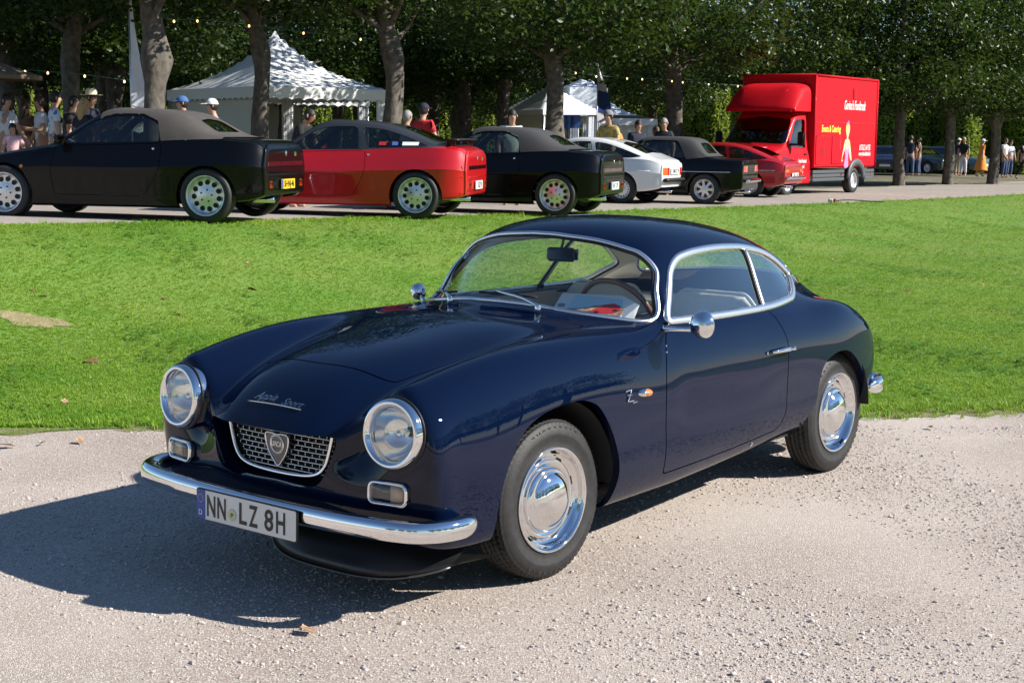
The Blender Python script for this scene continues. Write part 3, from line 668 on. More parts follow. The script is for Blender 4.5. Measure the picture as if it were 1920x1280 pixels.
for s in (1, -1):   # strap across the tail of the side glass
    P, N = on_side(hb, [(-2.10, 1.0), (-2.16, .985), (-2.21, .975)], s, .03, False); obj('quarter_window_catch', *tube(P+N*.008, .006, 6), CHROME, hero)
# --- bumpers
def bumper(cen, name, sec=(.030, .050)):
    P = spline(cen, 8); N = np.zeros_like(P); T = np.gradient(P, axis=0); T /= np.linalg.norm(T, axis=1)[:, None]; N = np.cross(T, (0, 0, 1)); 
    w = np.ones(len(P)); k = 7; w[:k] = np.sqrt(1-(1-np.linspace(.02, 1, k))**2); w[-k:] = w[:k][::-1]
    n = 20; V = []; rings = len(P)
    for i in range(rings):
        for a in np.linspace(0, 2*PI, n, endpoint=False):
            ca, sa = math.cos(a), math.sin(a); ca = math.copysign(abs(ca)**.8, ca); sa = math.copysign(abs(sa)**.85, sa)
            V.append(P[i]+N[i]*ca*sec[0]*w[i]+np.array((0, 0, 1))*sa*sec[1]*w[i]+np.array((0, 0, 1))*0)
    Fc = [(i*n+k, i*n+(k+1) % n, (i+1)*n+(k+1) % n, (i+1)*n+k) for i in range(rings-1) for k in range(n)]+[tuple(range(n)), tuple((rings-1)*n+k for k in range(n))[::-1]]
    return obj(name, V, Fc, CHROME, hero)
h_ = [(.555, .752, .343), (.66, .762, .343), (.75, .727, .343), (.812, .64, .343), (.850, .45, .343), (.866, .22, .343), (.870, 0, .343)]
bumper(h_+[(x, -y, z) for x, y, z in h_[:-1][::-1]], 'front_bumper', (.030, .037))
h_ = [(-2.74, .655, .375), (-2.86, .65, .375), (-2.95, .60, .375), (-3.0, .45, .375), (-3.01, .2, .375), (-3.01, 0, .375)]
bumper(h_+[(x, -y, z) for x, y, z in h_[:-1][::-1]], 'rear_bumper', (.028, .042))
# --- number plate
pc_ = np.array((.910, 0, .312)); rx = np.array((.0, 1, 0)); uz = np.array((-.02, 0, 1)); uz /= np.linalg.norm(uz); nz_ = np.cross(rx, uz)
def rr_plate(w, h, r, z, dz):
    o2 = fillet([(-w/2, -h/2), (w/2, -h/2), (w/2, h/2), (-w/2, h/2)], r, 5); k = len(o2)
    V = [(a, b, z) for a, b in o2]+[(a, b, z-dz) for a, b in o2]
    return np.array(V), [tuple(range(k)), tuple(range(2*k-1, k-1, -1))]+[(i, i+k, (i+1) % k+k, (i+1) % k) for i in range(k)]
def plate_part(name, vf, m, parent, sm=False): return obj(name, frame_map(vf[0], pc_, rx, uz, nz_), vf[1], m, parent, sm)
pl_ = plate_part('number_plate', rr_plate(.52, .113, .010, 0, .008), mat('plate_black', (.012, .012, .012), .35), hero)
pw = mat('plate_white', (.70, .70, .67), .4)
plate_part('plate_face', rr_plate(.512, .105, .008, .0015, .001), pw, pl_)
v, f = rr_plate(.045, .105, .004, .003, .001); plate_part('country_band', (v+np.array((-.2335, 0, 0)), f), mat('plate_blue', (.015, .07, .36), .4), pl_)
pk = mat('plate_ink', (.010, .010, .010), .4)
for ch, xc, w in (('N', -.178, 1), ('N', -.122, 1), ('L', -.009, .9), ('Z', .044, 1), ('8', .123, 1), ('H', .182, 1)):
    v, f = text_mesh(ch, .105, 0, 0, .0022); lo, hi = v.min(0), v.max(0); v = (v-(lo+hi)/2)/(hi-lo+1e-9)*np.array((.0455 if ch != 'L' else .040, .077, 0)); v[:, 2] = .0028
    plate_part('letter', (v+np.array((xc, 0, 0)), f), pk, pl_)
v, f = text_mesh('D', .028, 0, 0, .0005); v[:, 2] = .0045; plate_part('letter', (v+np.array((-.234, -.030, 0)), f), pw, pl_)
st_ = []
for t in np.linspace(0, 2*PI, 12, endpoint=False):
    a = np.linspace(0, 2*PI, 10, endpoint=False)+PI/2; rad = np.where(np.arange(10) % 2 == 0, .0030, .0013); st_.append((np.c_[np.cos(a)*rad-.2335+.0145*math.cos(t), np.sin(a)*rad+.022+.0145*math.sin(t), np.full(10, .0045)], [tuple(range(10))]))
plate_part('stars', join(*st_), mat('plate_gold', (.75, .55, .05), .4), pl_)
def disc(r, z, n=24): return np.array([(math.cos(t)*r, math.sin(t)*r, z) for t in np.linspace(0, 2*PI, n, endpoint=False)]), [tuple(range(n))]
for r, z, m_ in ((.0225, .0030, mat('seal_silver', (.55, .56, .52), .35)), (.0195, .0036, mat('seal_green', (.50, .56, .40), .4)), (.0095, .0042, mat('seal_yellow', (.65, .50, .06), .4))):
    v, f = disc(r, z); plate_part('registration_seal', (v+np.array((-.066, -.014, 0)), f), m_, pl_)
v, f = join(*[box((-.066+dx, -.014+dy, .0048), (.005, .005, .0006)) for dx, dy in ((-.003, .004), (.004, .003), (-.002, -.004))]); plate_part('crest', (v, f), pk, pl_)
# --- apron under the nose
V = []; Fc = []; ya = np.linspace(-.44, .44, 33)
for y in ya:
    e = abs(y)/.44; xf = .735-.17*e**3
    for x, z in ((xf-.10, .245), (xf-.045, .195), (xf-.012, .150+.03*e**4), (xf, .118+.05*e**4), (xf-.06, .122+.05*e**4), (xf-.30, .15)): V.append((x, y+.21, z))
for i in range(32):
    for k in range(5): Fc.append((i*6+k, (i+1)*6+k, (i+1)*6+k+1, i*6+k+1))
ap = obj('front_apron', V, Fc, mat('apron_black', (.010, .010, .011), .35), hero)
obj('lip', *tube([V[i*6+3] for i in range(33)], .004, 6), mat('apron_lit_edge', (.10, .10, .10), .3, .6), ap)  # paler tube: light along the black apron's lower edge, put into its colour
obj('exhaust_pipe', *tube([(-2.3, .35, .22), (-2.95, .35, .215)], .022, 12), CHROME_WORN, hero)
# tail lamps
for s in (1, -1):
    P, N = on_front(hb, [(.47*s, .58)], -1, 1, False); v, f = lathe([(.0001, -.03), (.02, -.027), (.034, -.01), (.036, .005)], 20, 'x'); obj('tail_lamp', v*np.array((1, 1, 1.6))+P[0], f, REDLENS, hero)
# --- wheels
tv, tf = tyre_mesh(.300, .155, .192); T_ME = mesh_of('tyre', tv, tf, RUBBER)
h = .0775
def rim_r(i, k, r): return r
rim_prof = [(.150, -.03), (.170, -.02), (.188, .0), (.192, h*.80), (.1985, h*.97), (.1985, h*1.03), (.195, h*1.07), (.188, h*1.04), (.183, h*.92), (.180, h*.78), (.172, h*.60), (.163, h*.50), (.157, h*.50), (.150, h*.60), (.143, h*.66), (.135, h*.62), (.120, h*.52), (.10, h*.5)]
rv, rf = lathe(rim_prof, 96, 'y'); R_ME = mesh_of('wheel', rv, rf, CHROME)
cap_prof = [(.127, h*.50), (.1265, h*.66), (.122, h*.76), (.113, h*.86), (.108, h*.875), (.1055, h*.86), (.098, h*.98), (.080, h*1.14), (.055, h*1.26), (.028, h*1.31), (.0001, h*1.32)]
cv, cf = lathe(cap_prof, 72, 'y'); C_ME = mesh_of('hubcap', cv, cf, CHROME)
sv = []
for k in range(16):
    a = 2*PI*k/16; 
    if k % 2: continue
    sl_ = fillet([(-.018, -.006), (.018, -.006), (.018, .006), (-.018, .006)], .0055, 4)
    pp = np.array([((.154+b)*math.cos(a+x/.154), h*.545+.0035, (.154+b)*math.sin(a+x/.154)) for x, b in sl_]); sv.append(mesh_of('vent_slot', pp, [tuple(range(len(pp)))], BLACK, False))
ltr = []
word = 'FIRESTONE'
for rep in range(2):
    for i, ch in enumerate(word):
        v, f = text_mesh(ch, .030, .0012); a = PI/2-(i-4)*.118+rep*PI+.35; r = .268
        er = np.array((math.cos(a), 0, math.sin(a))); et = np.array((math.sin(a), 0, -math.cos(a))); ltr.append((frame_map(v, er*r*.982+np.array((0, h*.985, 0)), et, er, np.array((0, 1., 0))), f))
L_ME = [mesh_of('tyre_lettering', *join(*ltr[a:a+9]), mat('tyre_lettering', (.03, .03, .03), .5), False) for a in (0, 9)]
emb = [tube([(x, h*1.318-.35*(x*x+z*z)*2+.0015, z) for x, z in q], .0022, 6) for q in ([(-.02, .03), (-.026, -.03)], [(-.026, -.03), (.0, -.034)], [(.004, .028), (.012, -.02)])]
for xw, s, steer in ((0, 1, -2.0), (0, -1, -2.0), (-2.35, 1, 0), (-2.35, -1, 0)):
    w = put(bpy.data.objects.new('wheel', R_ME), hero); w.location = (xw, .590*s, .300); w.rotation_euler = (math.radians(1.0*s if xw == 0 else 0), .3*(1 if xw == 0 else 4), math.radians(steer)+(0 if s > 0 else PI))
    for me in (T_ME, C_ME, *sv, *L_ME): put(bpy.data.objects.new(me.name.split('.')[0], me), w)
# --- sticker and leaflet behind the windscreen
pp = []
for t in np.linspace(0, 2*PI, 28, endpoint=False): pp.append((-.455+.052*math.cos(t)*.75, 1.135+.052*math.sin(t)))
P, N = on_front(g_b if False else hb, [(y, z-.0) for y, z in pp], 1, 1, False); P = P-N*.004
stk = obj('windscreen_sticker', P, [tuple(range(len(P)))], mat('sticker_white', (.55, .60, .62), .4), hero, False)
cP = P.mean(0); obj('sticker_centre', cP+(P-cP)*.62+N*.0015, [tuple(range(len(P)))], mat('sticker_blue', (.05, .11, .16), .4), stk, False)
v, f = text_mesh('120', .03, 0); ex = P[0]-cP; ex /= np.linalg.norm(ex); ez = P[7]-cP; ez /= np.linalg.norm(ez); obj('sticker_number', frame_map(v, cP+N[0]*.003, ex, ez), f, WHITE, stk, False)
# ================================================================ leaflet lying on the dashboard
lf = thing('leaflet', 'white folded leaflet with a red car picture lying on the dashboard of the navy coupe', 'leaflet', (-.72, .33, .90))
def quad_sheet(name, c, m, parent, th=.0015):
    c = np.array(c, float); n = np.cross(c[1]-c[0], c[3]-c[0]); n /= np.linalg.norm(n)
    return obj(name, np.concatenate([c, c-n*th]), [(0, 1, 2, 3), (7, 6, 5, 4), (0, 4, 5, 1), (1, 5, 6, 2), (2, 6, 7, 3), (3, 7, 4, 0)], m, parent, False)
paper = mat('paper_white', (.88, .88, .86), .5)
A0, A1, A2, A3 = [np.array(p)-np.array((-.72, .33, .90)) for p in ((-.69, .125, .892), (-.69, .49, .895), (-.865, .375, .972), (-.852, .07, .962))]
quad_sheet('page', (A0, A1, A2, A3), paper, lf)
quad_sheet('page', (A1, A1+np.array((-.01, .05, .0)), A2+np.array((.10, .15, -.02)), A2), paper, lf)
def on_page(u, v, lift=.002): return A0+(A1-A0)*u+(A3-A0)*v+np.array((.2, 0, .97))*lift
def page_patch(name, uv, m, lift): return obj(name, [on_page(u, v, lift) for u, v in uv], [tuple(range(len(uv)))], m, lf, False)
page_patch('picture_sky', [(.20, .12), (.97, .12), (.97, .92), (.20, .92)], mat('print_sky', (.55, .76, .86), .5), .002)
page_patch('picture_street', [(.20, .12), (.97, .12), (.97, .45), (.75, .62), (.55, .50), (.40, .34), (.20, .26)], mat('print_brown', (.42, .27, .18), .5, noise=.6, nscale=60), .003)
page_patch('picture_car', [(.52, .20), (.62, .14), (.84, .20), (.93, .34), (.90, .56), (.80, .66), (.68, .58), (.60, .40)], mat('print_red', (.62, .03, .03), .5), .004)
for u, v in ((.62, .20), (.86, .34)): page_patch('picture_wheel', [(u+.035*math.cos(t), v+.05*math.sin(t)) for t in np.linspace(0, 2*PI, 14, endpoint=False)], mat('print_black', (.02, .02, .02), .5), .005)
page_patch('round_logo', [(.09+.055*math.cos(t), .40+.085*math.sin(t)) for t in np.linspace(0, 2*PI, 18, endpoint=False)], mat('print_grey', (.25, .28, .30), .5), .003)

# ================================================================ the lie of the land
EL, ED = -5.3, 15.2; AX = np.array((.596, .803)); NX = np.array((-.803, .596))
def st_of(l, d): return (l-EL)*AX[0]+(d-ED)*AX[1], (l-EL)*NX[0]+(d-ED)*NX[1]
def ld_of(s, t): return EL+AX[0]*s+NX[0]*t, ED+AX[1]*s+NX[1]*t
def smooth(x): x = np.clip(x, 0, 1); return x*x*(3-2*x)
def gz(l, d):
    "height of the ground above the gravel the coupe stands on"
    l = np.asarray(l, float); d = np.asarray(d, float); s, t = st_of(l, d)
    zr = .66*np.exp(-np.clip(s, -4, 200)/26.0)
    edge = d-(8.33+.18*l)
    z = zr*smooth((t+4.6)/4.3)
    z = z+.05*np.sin(l*.55+1.0)*np.sin(d*.42)*smooth(edge/4)*smooth((-t)/3)
    return z*smooth((edge-.2)/3.0)
def W(l, d, dz=0.0):
    p = CAM_POS[:2]+RT*l+FW*d; return np.array((p[0], p[1], float(gz(l, d))+dz))
def at_px(px, d, dz=0.0): return W((px-960)/2759.8*d, d, dz)
def sheet(name, ls, dfun, nl, nd, m, dz=0.0, rough_edge=0.0, seed=1):
    "grid over l in ls, d from dfun(l)[0] to dfun(l)[1]"
    rng = np.random.default_rng(seed); V = []; Fc = []
    for i in range(nl+1):
        l = ls[0]+(ls[1]-ls[0])*i/nl; d0, d1 = dfun(l)
        for j in range(nd+1):
            d = d0+(d1-d0)*(j/nd); V.append(W(l, d, dz))
    for i in range(nl):
        for j in range(nd): k = i*(nd+1)+j; Fc.append((k, k+nd+1, k+nd+2, k+1))
    o = obj(name, V, Fc, m, None); o['kind'] = 'structure'; return o
def ground_mat(name, c1, c2, c3, s1, s2, bump, bs, rough=.95, bd=.01, vor=0):
    m = bpy.data.materials.new(name); m.use_nodes = True; nt = m.node_tree; b = nt.nodes['Principled BSDF']; b.inputs['Roughness'].default_value = rough; b.inputs['Specular IOR Level'].default_value = .25
    tc = nt.nodes.new('ShaderNodeTexCoord'); L = nt.links.new
    def nz(s, det=6):
        n = nt.nodes.new('ShaderNodeTexNoise'); n.inputs['Scale'].default_value = s; n.inputs['Detail'].default_value = det; L(tc.outputs['Object'], n.inputs['Vector'])
        r = nt.nodes.new('ShaderNodeMapRange'); r.inputs[1].default_value = .32; r.inputs[2].default_value = .68; L(n.outputs[0], r.inputs[0]); return r.outputs[0]
    m1 = nt.nodes.new('ShaderNodeMix'); m1.data_type = 'RGBA'; m1.inputs[6].default_value = (*c1, 1); m1.inputs[7].default_value = (*c2, 1); L(nz(s1), m1.inputs[0])
    m2 = nt.nodes.new('ShaderNodeMix'); m2.data_type = 'RGBA'; m2.inputs[7].default_value = (*c3, 1); L(m1.outputs[2], m2.inputs[6])
    if vor:
        v = nt.nodes.new('ShaderNodeTexVoronoi'); v.inputs['Scale'].default_value = vor; L(tc.outputs['Object'], v.inputs['Vector'])
        sp = nt.nodes.new('ShaderNodeSeparateColor'); L(v.outputs['Color'], sp.inputs[0]); rr = nt.nodes.new('ShaderNodeMapRange'); rr.inputs[1].default_value = .55; rr.inputs[2].default_value = 1.0; L(sp.outputs[0], rr.inputs[0]); L(rr.outputs[0], m2.inputs[0])
        bp = nt.nodes.new('ShaderNodeBump'); bp.inputs['Strength'].default_value = bump; bp.inputs['Distance'].default_value = bd; bp.invert = True; L(v.outputs['Distance'], bp.inputs['Height'])
    else:
        L(nz(s2), m2.inputs[0]); bp = nt.nodes.new('ShaderNodeBump'); bp.inputs['Strength'].default_value = bump; bp.inputs['Distance'].default_value = bd; L(nz(bs, 8), bp.inputs['Height'])
    L(m2.outputs[2], b.inputs['Base Color']); L(bp.outputs[0], b.inputs['Normal']); return m
M_GRAVEL = ground_mat('pale_gravel', (.265, .21, .17), (.465, .40, .35), (.63, .575, .53), .6, 0, .55, 0, .95, .005, 210)
M_ROAD = ground_mat('dusty_gravel_road', (.33, .285, .25), (.42, .37, .33), (.28, .25, .21), .6, 7, .5, 60)
M_LAWN = ground_mat('lawn_soil', (.085, .195, .02), (.12, .235, .03), (.16, .235, .045), 1.1, .9, .8, 40)
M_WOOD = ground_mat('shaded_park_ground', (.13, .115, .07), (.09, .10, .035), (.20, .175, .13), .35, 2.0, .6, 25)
def lawn_edge(l): return 8.33+.18*l+.06*math.sin(l*2.1)+.04*math.sin(l*5.3+1)
def road_edge(l, t=0.0):
    "depth at which the line t crosses lateral l"
    s = (l-EL-NX[0]*t)/AX[0]; return ED+AX[1]*s+NX[1]*t
big = []; Fb = []
rr_ = [0, 6, 9, 12, 15, 18, 21, 25, 30, 35, 42, 50, 60, 70, 100, 150, 250, 500]; na = 144
for r in rr_:
    for k in range(na):
        a = 2*PI*k/na; big.append(W(r*math.sin(a), r*math.cos(a)+0.0, -.20 if (8.2+.18*r*math.sin(a) < r*math.cos(a)+.6 and st_of(r*math.sin(a), r*math.cos(a))[1] < 1.0) or r < 12 else -.06))
for i in range(len(rr_)-1):
    for k in range(na): Fb.append((i*na+k, i*na+(k+1) % na, (i+1)*na+(k+1) % na, (i+1)*na+k))
o = obj('ground', big, Fb, M_WOOD, None); o['kind'] = 'structure'
sheet('gravel_path', (-26, 26), lambda l: (-14, lawn_edge(l)+.05), 300, 4, M_GRAVEL, 0)
sheet('lawn', (-9.5, 46), lambda l: (lawn_edge(l), max(lawn_edge(l)+1.0, min(road_edge(max(l, -8.8))+.1+.10*math.sin(l*2.3), 64))), 220, 60, M_LAWN, .006)
V = []; Fc = []; ss = np.linspace(-14, 100, 150); tt = [-.25, .6, 1.6, 2.6, 3.6, 4.6, 5.6]
for s_ in ss:
    for q, t_ in enumerate(tt): V.append(W(*ld_of(s_, t_+(.12*math.sin(s_*1.7)+.08*math.sin(s_*4.1) if q in (0, 6) else 0)), .004+(.012 if q else -.004)))
for i in range(149):
    for j in range(6): k = i*7+j; Fc.append((k, k+1, k+8, k+7))
o = obj('road', V, Fc, M_ROAD, None); o['kind'] = 'structure'

# ---------------------------------------------------------------- scatter: one object instancing one small mesh
def scatter(name, pts, rot, scl, me, label, cat):
    src = bpy.data.objects.new(name+'_piece', me)
    pm = bpy.data.meshes.new(name); pm.from_pydata(pts.tolist(), [], [])
    a = pm.attributes.new('rot', 'FLOAT_VECTOR', 'POINT'); a.data.foreach_set('vector', rot.astype(np.float32).ravel())
    a = pm.attributes.new('scl', 'FLOAT', 'POINT'); a.data.foreach_set('value', scl.astype(np.float32))
    o = put(bpy.data.objects.new(name, pm)); ng = bpy.data.node_groups.new(name, 'GeometryNodeTree')
    ng.interface.new_socket('Geometry', in_out='INPUT', socket_type='NodeSocketGeometry'); ng.interface.new_socket('Geometry', in_out='OUTPUT', socket_type='NodeSocketGeometry')
    gi = ng.nodes.new('NodeGroupInput'); go = ng.nodes.new('NodeGroupOutput'); ip = ng.nodes.new('GeometryNodeInstanceOnPoints'); oi = ng.nodes.new('GeometryNodeObjectInfo'); oi.inputs['Object'].default_value = src
    r = ng.nodes.new('GeometryNodeInputNamedAttribute'); r.data_type = 'FLOAT_VECTOR'; r.inputs['Name'].default_value = 'rot'
    s = ng.nodes.new('GeometryNodeInputNamedAttribute'); s.data_type = 'FLOAT'; s.inputs['Name'].default_value = 'scl'
    L = ng.links.new; L(gi.outputs[0], ip.inputs['Points']); L(oi.outputs['Geometry'], ip.inputs['Instance']); L(r.outputs[0], ip.inputs['Rotation']); L(s.outputs[0], ip.inputs['Scale']); L(ip.outputs[0], go.inputs[0])
    md = o.modifiers.new('scatter', 'NODES'); md.node_group = ng
    o['kind'] = 'stuff'; tag(o, label, cat); return o
def leafy_mat(name, c1, c2, trans=.35, rough=.45, nscale=.8, tcol=None):
    m = bpy.data.materials.new(name); m.use_nodes = True; nt = m.node_tree; b = nt.nodes['Principled BSDF']; L = nt.links.new
    b.inputs['Roughness'].default_value = rough; b.inputs['Specular IOR Level'].default_value = .22
    ge = nt.nodes.new('ShaderNodeNewGeometry'); n = nt.nodes.new('ShaderNodeTexNoise'); n.inputs['Scale'].default_value = nscale; n.inputs['Detail'].default_value = 7; n.inputs['Roughness'].default_value = .7; L(ge.outputs['Position'], n.inputs['Vector'])
    r = nt.nodes.new('ShaderNodeMapRange'); r.inputs[1].default_value = .33; r.inputs[2].default_value = .67; L(n.outputs[0], r.inputs[0])
    mx = nt.nodes.new('ShaderNodeMix'); mx.data_type = 'RGBA'; mx.inputs[6].default_value = (*c1, 1); mx.inputs[7].default_value = (*c2, 1); L(r.outputs[0], mx.inputs[0]); L(mx.outputs[2], b.inputs['Base Color'])
    t = nt.nodes.new('ShaderNodeBsdfTranslucent'); t.inputs[0].default_value = (*(tcol or (c2[0]*1.6, c2[1]*1.5, c2[2])), 1); ms = nt.nodes.new('ShaderNodeMixShader'); ms.inputs[0].default_value = trans
    L(b.outputs[0], ms.inputs[1]); L(t.outputs[0], ms.inputs[2]); L(ms.outputs[0], nt.nodes['Material Output'].inputs[0]); return m
rng = np.random.default_rng(7)
M_BLADE = leafy_mat('grass_blade', (.12, .275, .02), (.275, .385, .05), .3, .5, .9, (.38, .56, .05))
# tuft of mown blades
V = []; Fc = []
for k in range(11):
    a = rng.uniform(0, 2*PI); r0 = rng.uniform(0, .022); x, y = r0*math.cos(a), r0*math.sin(a); h = rng.uniform(.018, .042); w = rng.uniform(.0016, .003); b = rng.uniform(0, 2*PI); ln = rng.uniform(.3, 1.0)*h; px, py = math.cos(b), math.sin(b); n0 = len(V)
    V += [(x-py*w, y+px*w, 0), (x+py*w, y-px*w, 0), (x+px*ln*.45-py*w*.8, y+py*ln*.45+px*w*.8, h*.65), (x+px*ln*.45+py*w*.8, y+py*ln*.45-px*w*.8, h*.65), (x+px*ln, y+py*ln, h*.95)]
    Fc += [(n0, n0+1, n0+3, n0+2), (n0+2, n0+3, n0+4)]
tuft = mesh_of('grass_tuft', V, Fc, M_BLADE)
P = []; S_ = []
for d0, d1, n in ((8.0, 10.0, 42000), (10, 12.5, 40000), (12.5, 16, 38000), (16, 21, 34000), (21, 28, 24000), (28, 45, 22000)):
    d_ = rng.uniform(d0, d1, n); l_ = rng.uniform(-1, 1, n)*(d_*.365+.3); k = rng.random(n)
    ed = 8.33+.18*l_+.06*np.sin(l_*2.1)+.04*np.sin(l_*5.3+1); s_, t_ = st_of(l_, d_); bare = np.maximum(np.exp(-(((l_+3.76)/.36)**2+((d_-11.42)/.19)**2)), .75*np.exp(-(((l_-3.3)/.30)**2+((d_-10.4)/.12)**2)))
    ok = (d_ > ed+.05-.30*rng.random(n)**6) & (t_ < -.12+.35*rng.random(n)**3) & (bare < .55*rng.random(n)+.25)
    l_, d_ = l_[ok], d_[ok]; xy = CAM_POS[:2]+np.outer(l_, RT)+np.outer(d_, FW); P.append(np.c_[xy, gz(l_, d_)+.004]); S_.append(.50*rng.uniform(.6, 1.35, len(l_))*(1 if d0 < 12 else 1.0+(d0-12)*.035)*np.where(rng.random(len(l_)) < .02, 1.7, 1)*np.where((d_-ed[ok] < .22), 1.25+.9*rng.random(len(l_))**3, 1)*np.where(t_[ok] > -.6, 1.5, 1))
P = np.concatenate(P); S_ = np.concatenate(S_)
scatter('lawn_grass', P, np.c_[rng.uniform(-.15, .15, len(P)), rng.uniform(-.15, .15, len(P)), rng.uniform(0, 6.28, len(P))], S_, tuft, 'short sunlit green grass covering the lawn behind the navy coupe', 'grass')
V = [W(-3.76, 11.42, .011)]; k = 28
for t in np.linspace(0, 2*PI, k, endpoint=False): r = 1+.18*math.sin(3*t)+.12*math.sin(7*t+1); V.append(W(-3.76+.28*r*math.cos(t), 11.42+.17*r*math.sin(t), .011))
o = obj('bare_soil', V, [(0, 1+i, 1+(i+1) % k) for i in range(k)], ground_mat('dry_bare_soil', (.30, .235, .13), (.38, .31, .19), (.22, .20, .08), 6, 14, .6, 60), None); o['kind'] = 'structure'
# loose earth and trodden grass along the lawn edge
V = []; Fc = []; n_ = 400
for i in range(n_+1):
    l_e = -9+24*i/n_; e0 = lawn_edge(l_e); w0, w1 = .05+.05*math.sin(l_e*3.1)+.03*math.sin(l_e*11.3)+.03*math.sin(l_e*23), .10; V += [W(l_e, e0-max(.01, w0), .0015), W(l_e, e0+w1, .011)]
for i in range(n_): Fc.append((2*i, 2*i+2, 2*i+3, 2*i+1))
o = obj('lawn_edge_earth', V, Fc, ground_mat('edge_earth', (.20, .15, .09), (.32, .26, .19), (.13, .17, .03), 5, 9, .7, 50), None); o['kind'] = 'structure'
# clover and broad weeds in the lawn
V = []; Fc = []
for k in range(7):
    a = k*.9+rng.uniform(-.2, .2); r = rng.uniform(.012, .04); z = rng.uniform(.015, .04); w = rng.uniform(.008, .016); c = np.array((r*math.cos(a), r*math.sin(a), z)); e = np.array((math.cos(a), math.sin(a), rng.uniform(-.3, .4))); q = np.array((-math.sin(a), math.cos(a), rng.uniform(-.3, .3))); n0 = len(V)
    V += [tuple(c-e*w), tuple(c+q*w*.7), tuple(c+e*w*1.2), tuple(c-q*w*.7)]; Fc.append((n0, n0+1, n0+2, n0+3))
weed = mesh_of('clover', V, Fc, leafy_mat('clover_leaf', (.06, .17, .015), (.14, .26, .04), .3, .4, 3, (.2, .36, .03)))
n = 26000; d_ = rng.uniform(8.2, 30, n); l_ = rng.uniform(-1, 1, n)*d_*.365; nz1 = np.sin(l_*1.7+2)*np.sin(d_*1.1+l_*.6)+.6*np.sin(l_*4.1+d_*2.3); s_, t_ = st_of(l_, d_)
ok = (d_ > 8.4+.18*l_) & (t_ < -.1) & (nz1+rng.normal(0, .35, n) > .62); l_, d_ = l_[ok], d_[ok]; xy = CAM_POS[:2]+np.outer(l_, RT)+np.outer(d_, FW); P = np.c_[xy, gz(l_, d_)+.006]
scatter('lawn_clover', P, np.c_[rng.uniform(-.2, .2, len(P)), rng.uniform(-.2, .2, len(P)), rng.uniform(0, 6.28, len(P))], rng.uniform(.7, 1.5, len(P)), weed, 'patches of broad clover leaves growing through the lawn', 'clover')
# loose stones on the gravel
bm = bmesh.new(); bmesh.ops.create_icosphere(bm, subdivisions=1, radius=1.0)
for v_ in bm.verts: v_.co *= rng.uniform(.72, 1.15); v_.co.z *= .62; v_.co.x *= 1.2
sme = bpy.data.meshes.new('stone'); bm.to_mesh(sme); bm.free()
m = leafy_mat('stone_chip', (.24, .205, .18), (.68, .61, .57), 0, .9, 55); sme.materials.append(m)
n = 120000; d_ = 4.0+rng.random(n)**.8*4.4; l_ = rng.uniform(-1, 1, n)*(d_*.36+.3); dn = np.sin(l_*1.3+.5)*np.sin(d_*1.9)+.5*np.sin(l_*3.7+d_); ok = (d_ < 8.36+.18*l_) & (rng.random(n) < .36+.40*dn); l_, d_ = l_[ok], d_[ok]
xy = CAM_POS[:2]+np.outer(l_, RT)+np.outer(d_, FW); sz = np.clip(rng.lognormal(math.log(.0032), .42, len(l_)), .0018, .013)
scatter('loose_stones', np.c_[xy, sz*.15], np.c_[rng.uniform(-.5, .5, (len(l_), 2)), rng.uniform(0, 6.28, len(l_))], sz, sme, 'loose pale stone chips lying on the gravel path', 'gravel')

# ---------------------------------------------------------------- trees
M_BARK = mat('lime_bark', (.105, .09, .073), .9, noise=.5, nscale=7, bump=.9, bscale=16)
M_LEAF = leafy_mat('lime_leaf', (.009, .023, .004), (.042, .076, .013), .17, .40, 1.0, (.12, .20, .02))
M_LEAF2 = leafy_mat('dry_lime_leaf', (.05, .06, .012), (.10, .11, .02), .3, .45, 1.2, (.22, .24, .03))
def leaf_cloud(seed, clumps, per, sx, sy, z0, z1, size=.10, crad=.5, hang=.6, flat=1.0):
    g = np.random.default_rng(seed); C = np.c_[g.uniform(-sx, sx, clumps), g.uniform(-sy, sy, clumps), g.uniform(z0, z1, clumps)]
    low = g.random(clumps) < .40; C[low, 2] = z0+g.random(low.sum())**2*.9+hang*np.sin(C[low, 0]*1.7+seed)*np.sin(C[low, 1]*1.3)*.5
    if flat < 1: k_ = 1-(1-flat)*np.abs((C[:, 2]-(z0+z1)/2)/((z1-z0)/2))**2.5; ro = np.hypot(C[:, 0]/sx, C[:, 1]/sy); cr_ = np.where(ro > 1.12, 1.12/np.maximum(ro, 1e-6), 1); C[:, 0] *= k_*cr_; C[:, 1] *= k_*cr_
    n = clumps*per; c = np.repeat(C, per, 0)+g.normal(0, 1, (n, 3))*np.array((crad, crad, crad*.62))*.62
    a = g.normal(0, 1, (n, 3)); a[:, 2] = np.abs(a[:, 2])*1.0+.35; a /= np.linalg.norm(a, axis=1)[:, None]
    u = g.normal(0, 1, (n, 3)); u -= (u*a).sum(1)[:, None]*a; u /= np.linalg.norm(u, axis=1)[:, None]; w = np.cross(a, u); s = (size*g.uniform(.6, 1.25, n))[:, None]
    V = np.stack([c-u*s*.5, c+w*s*.36+a*s*.10, c+u*s*.6, c-w*s*.36+a*s*.10], 1).reshape(-1, 3); i = np.arange(n)*4
    return V, np.concatenate([np.stack([i, i+1, i+2], 1), np.stack([i, i+2, i+3], 1)])
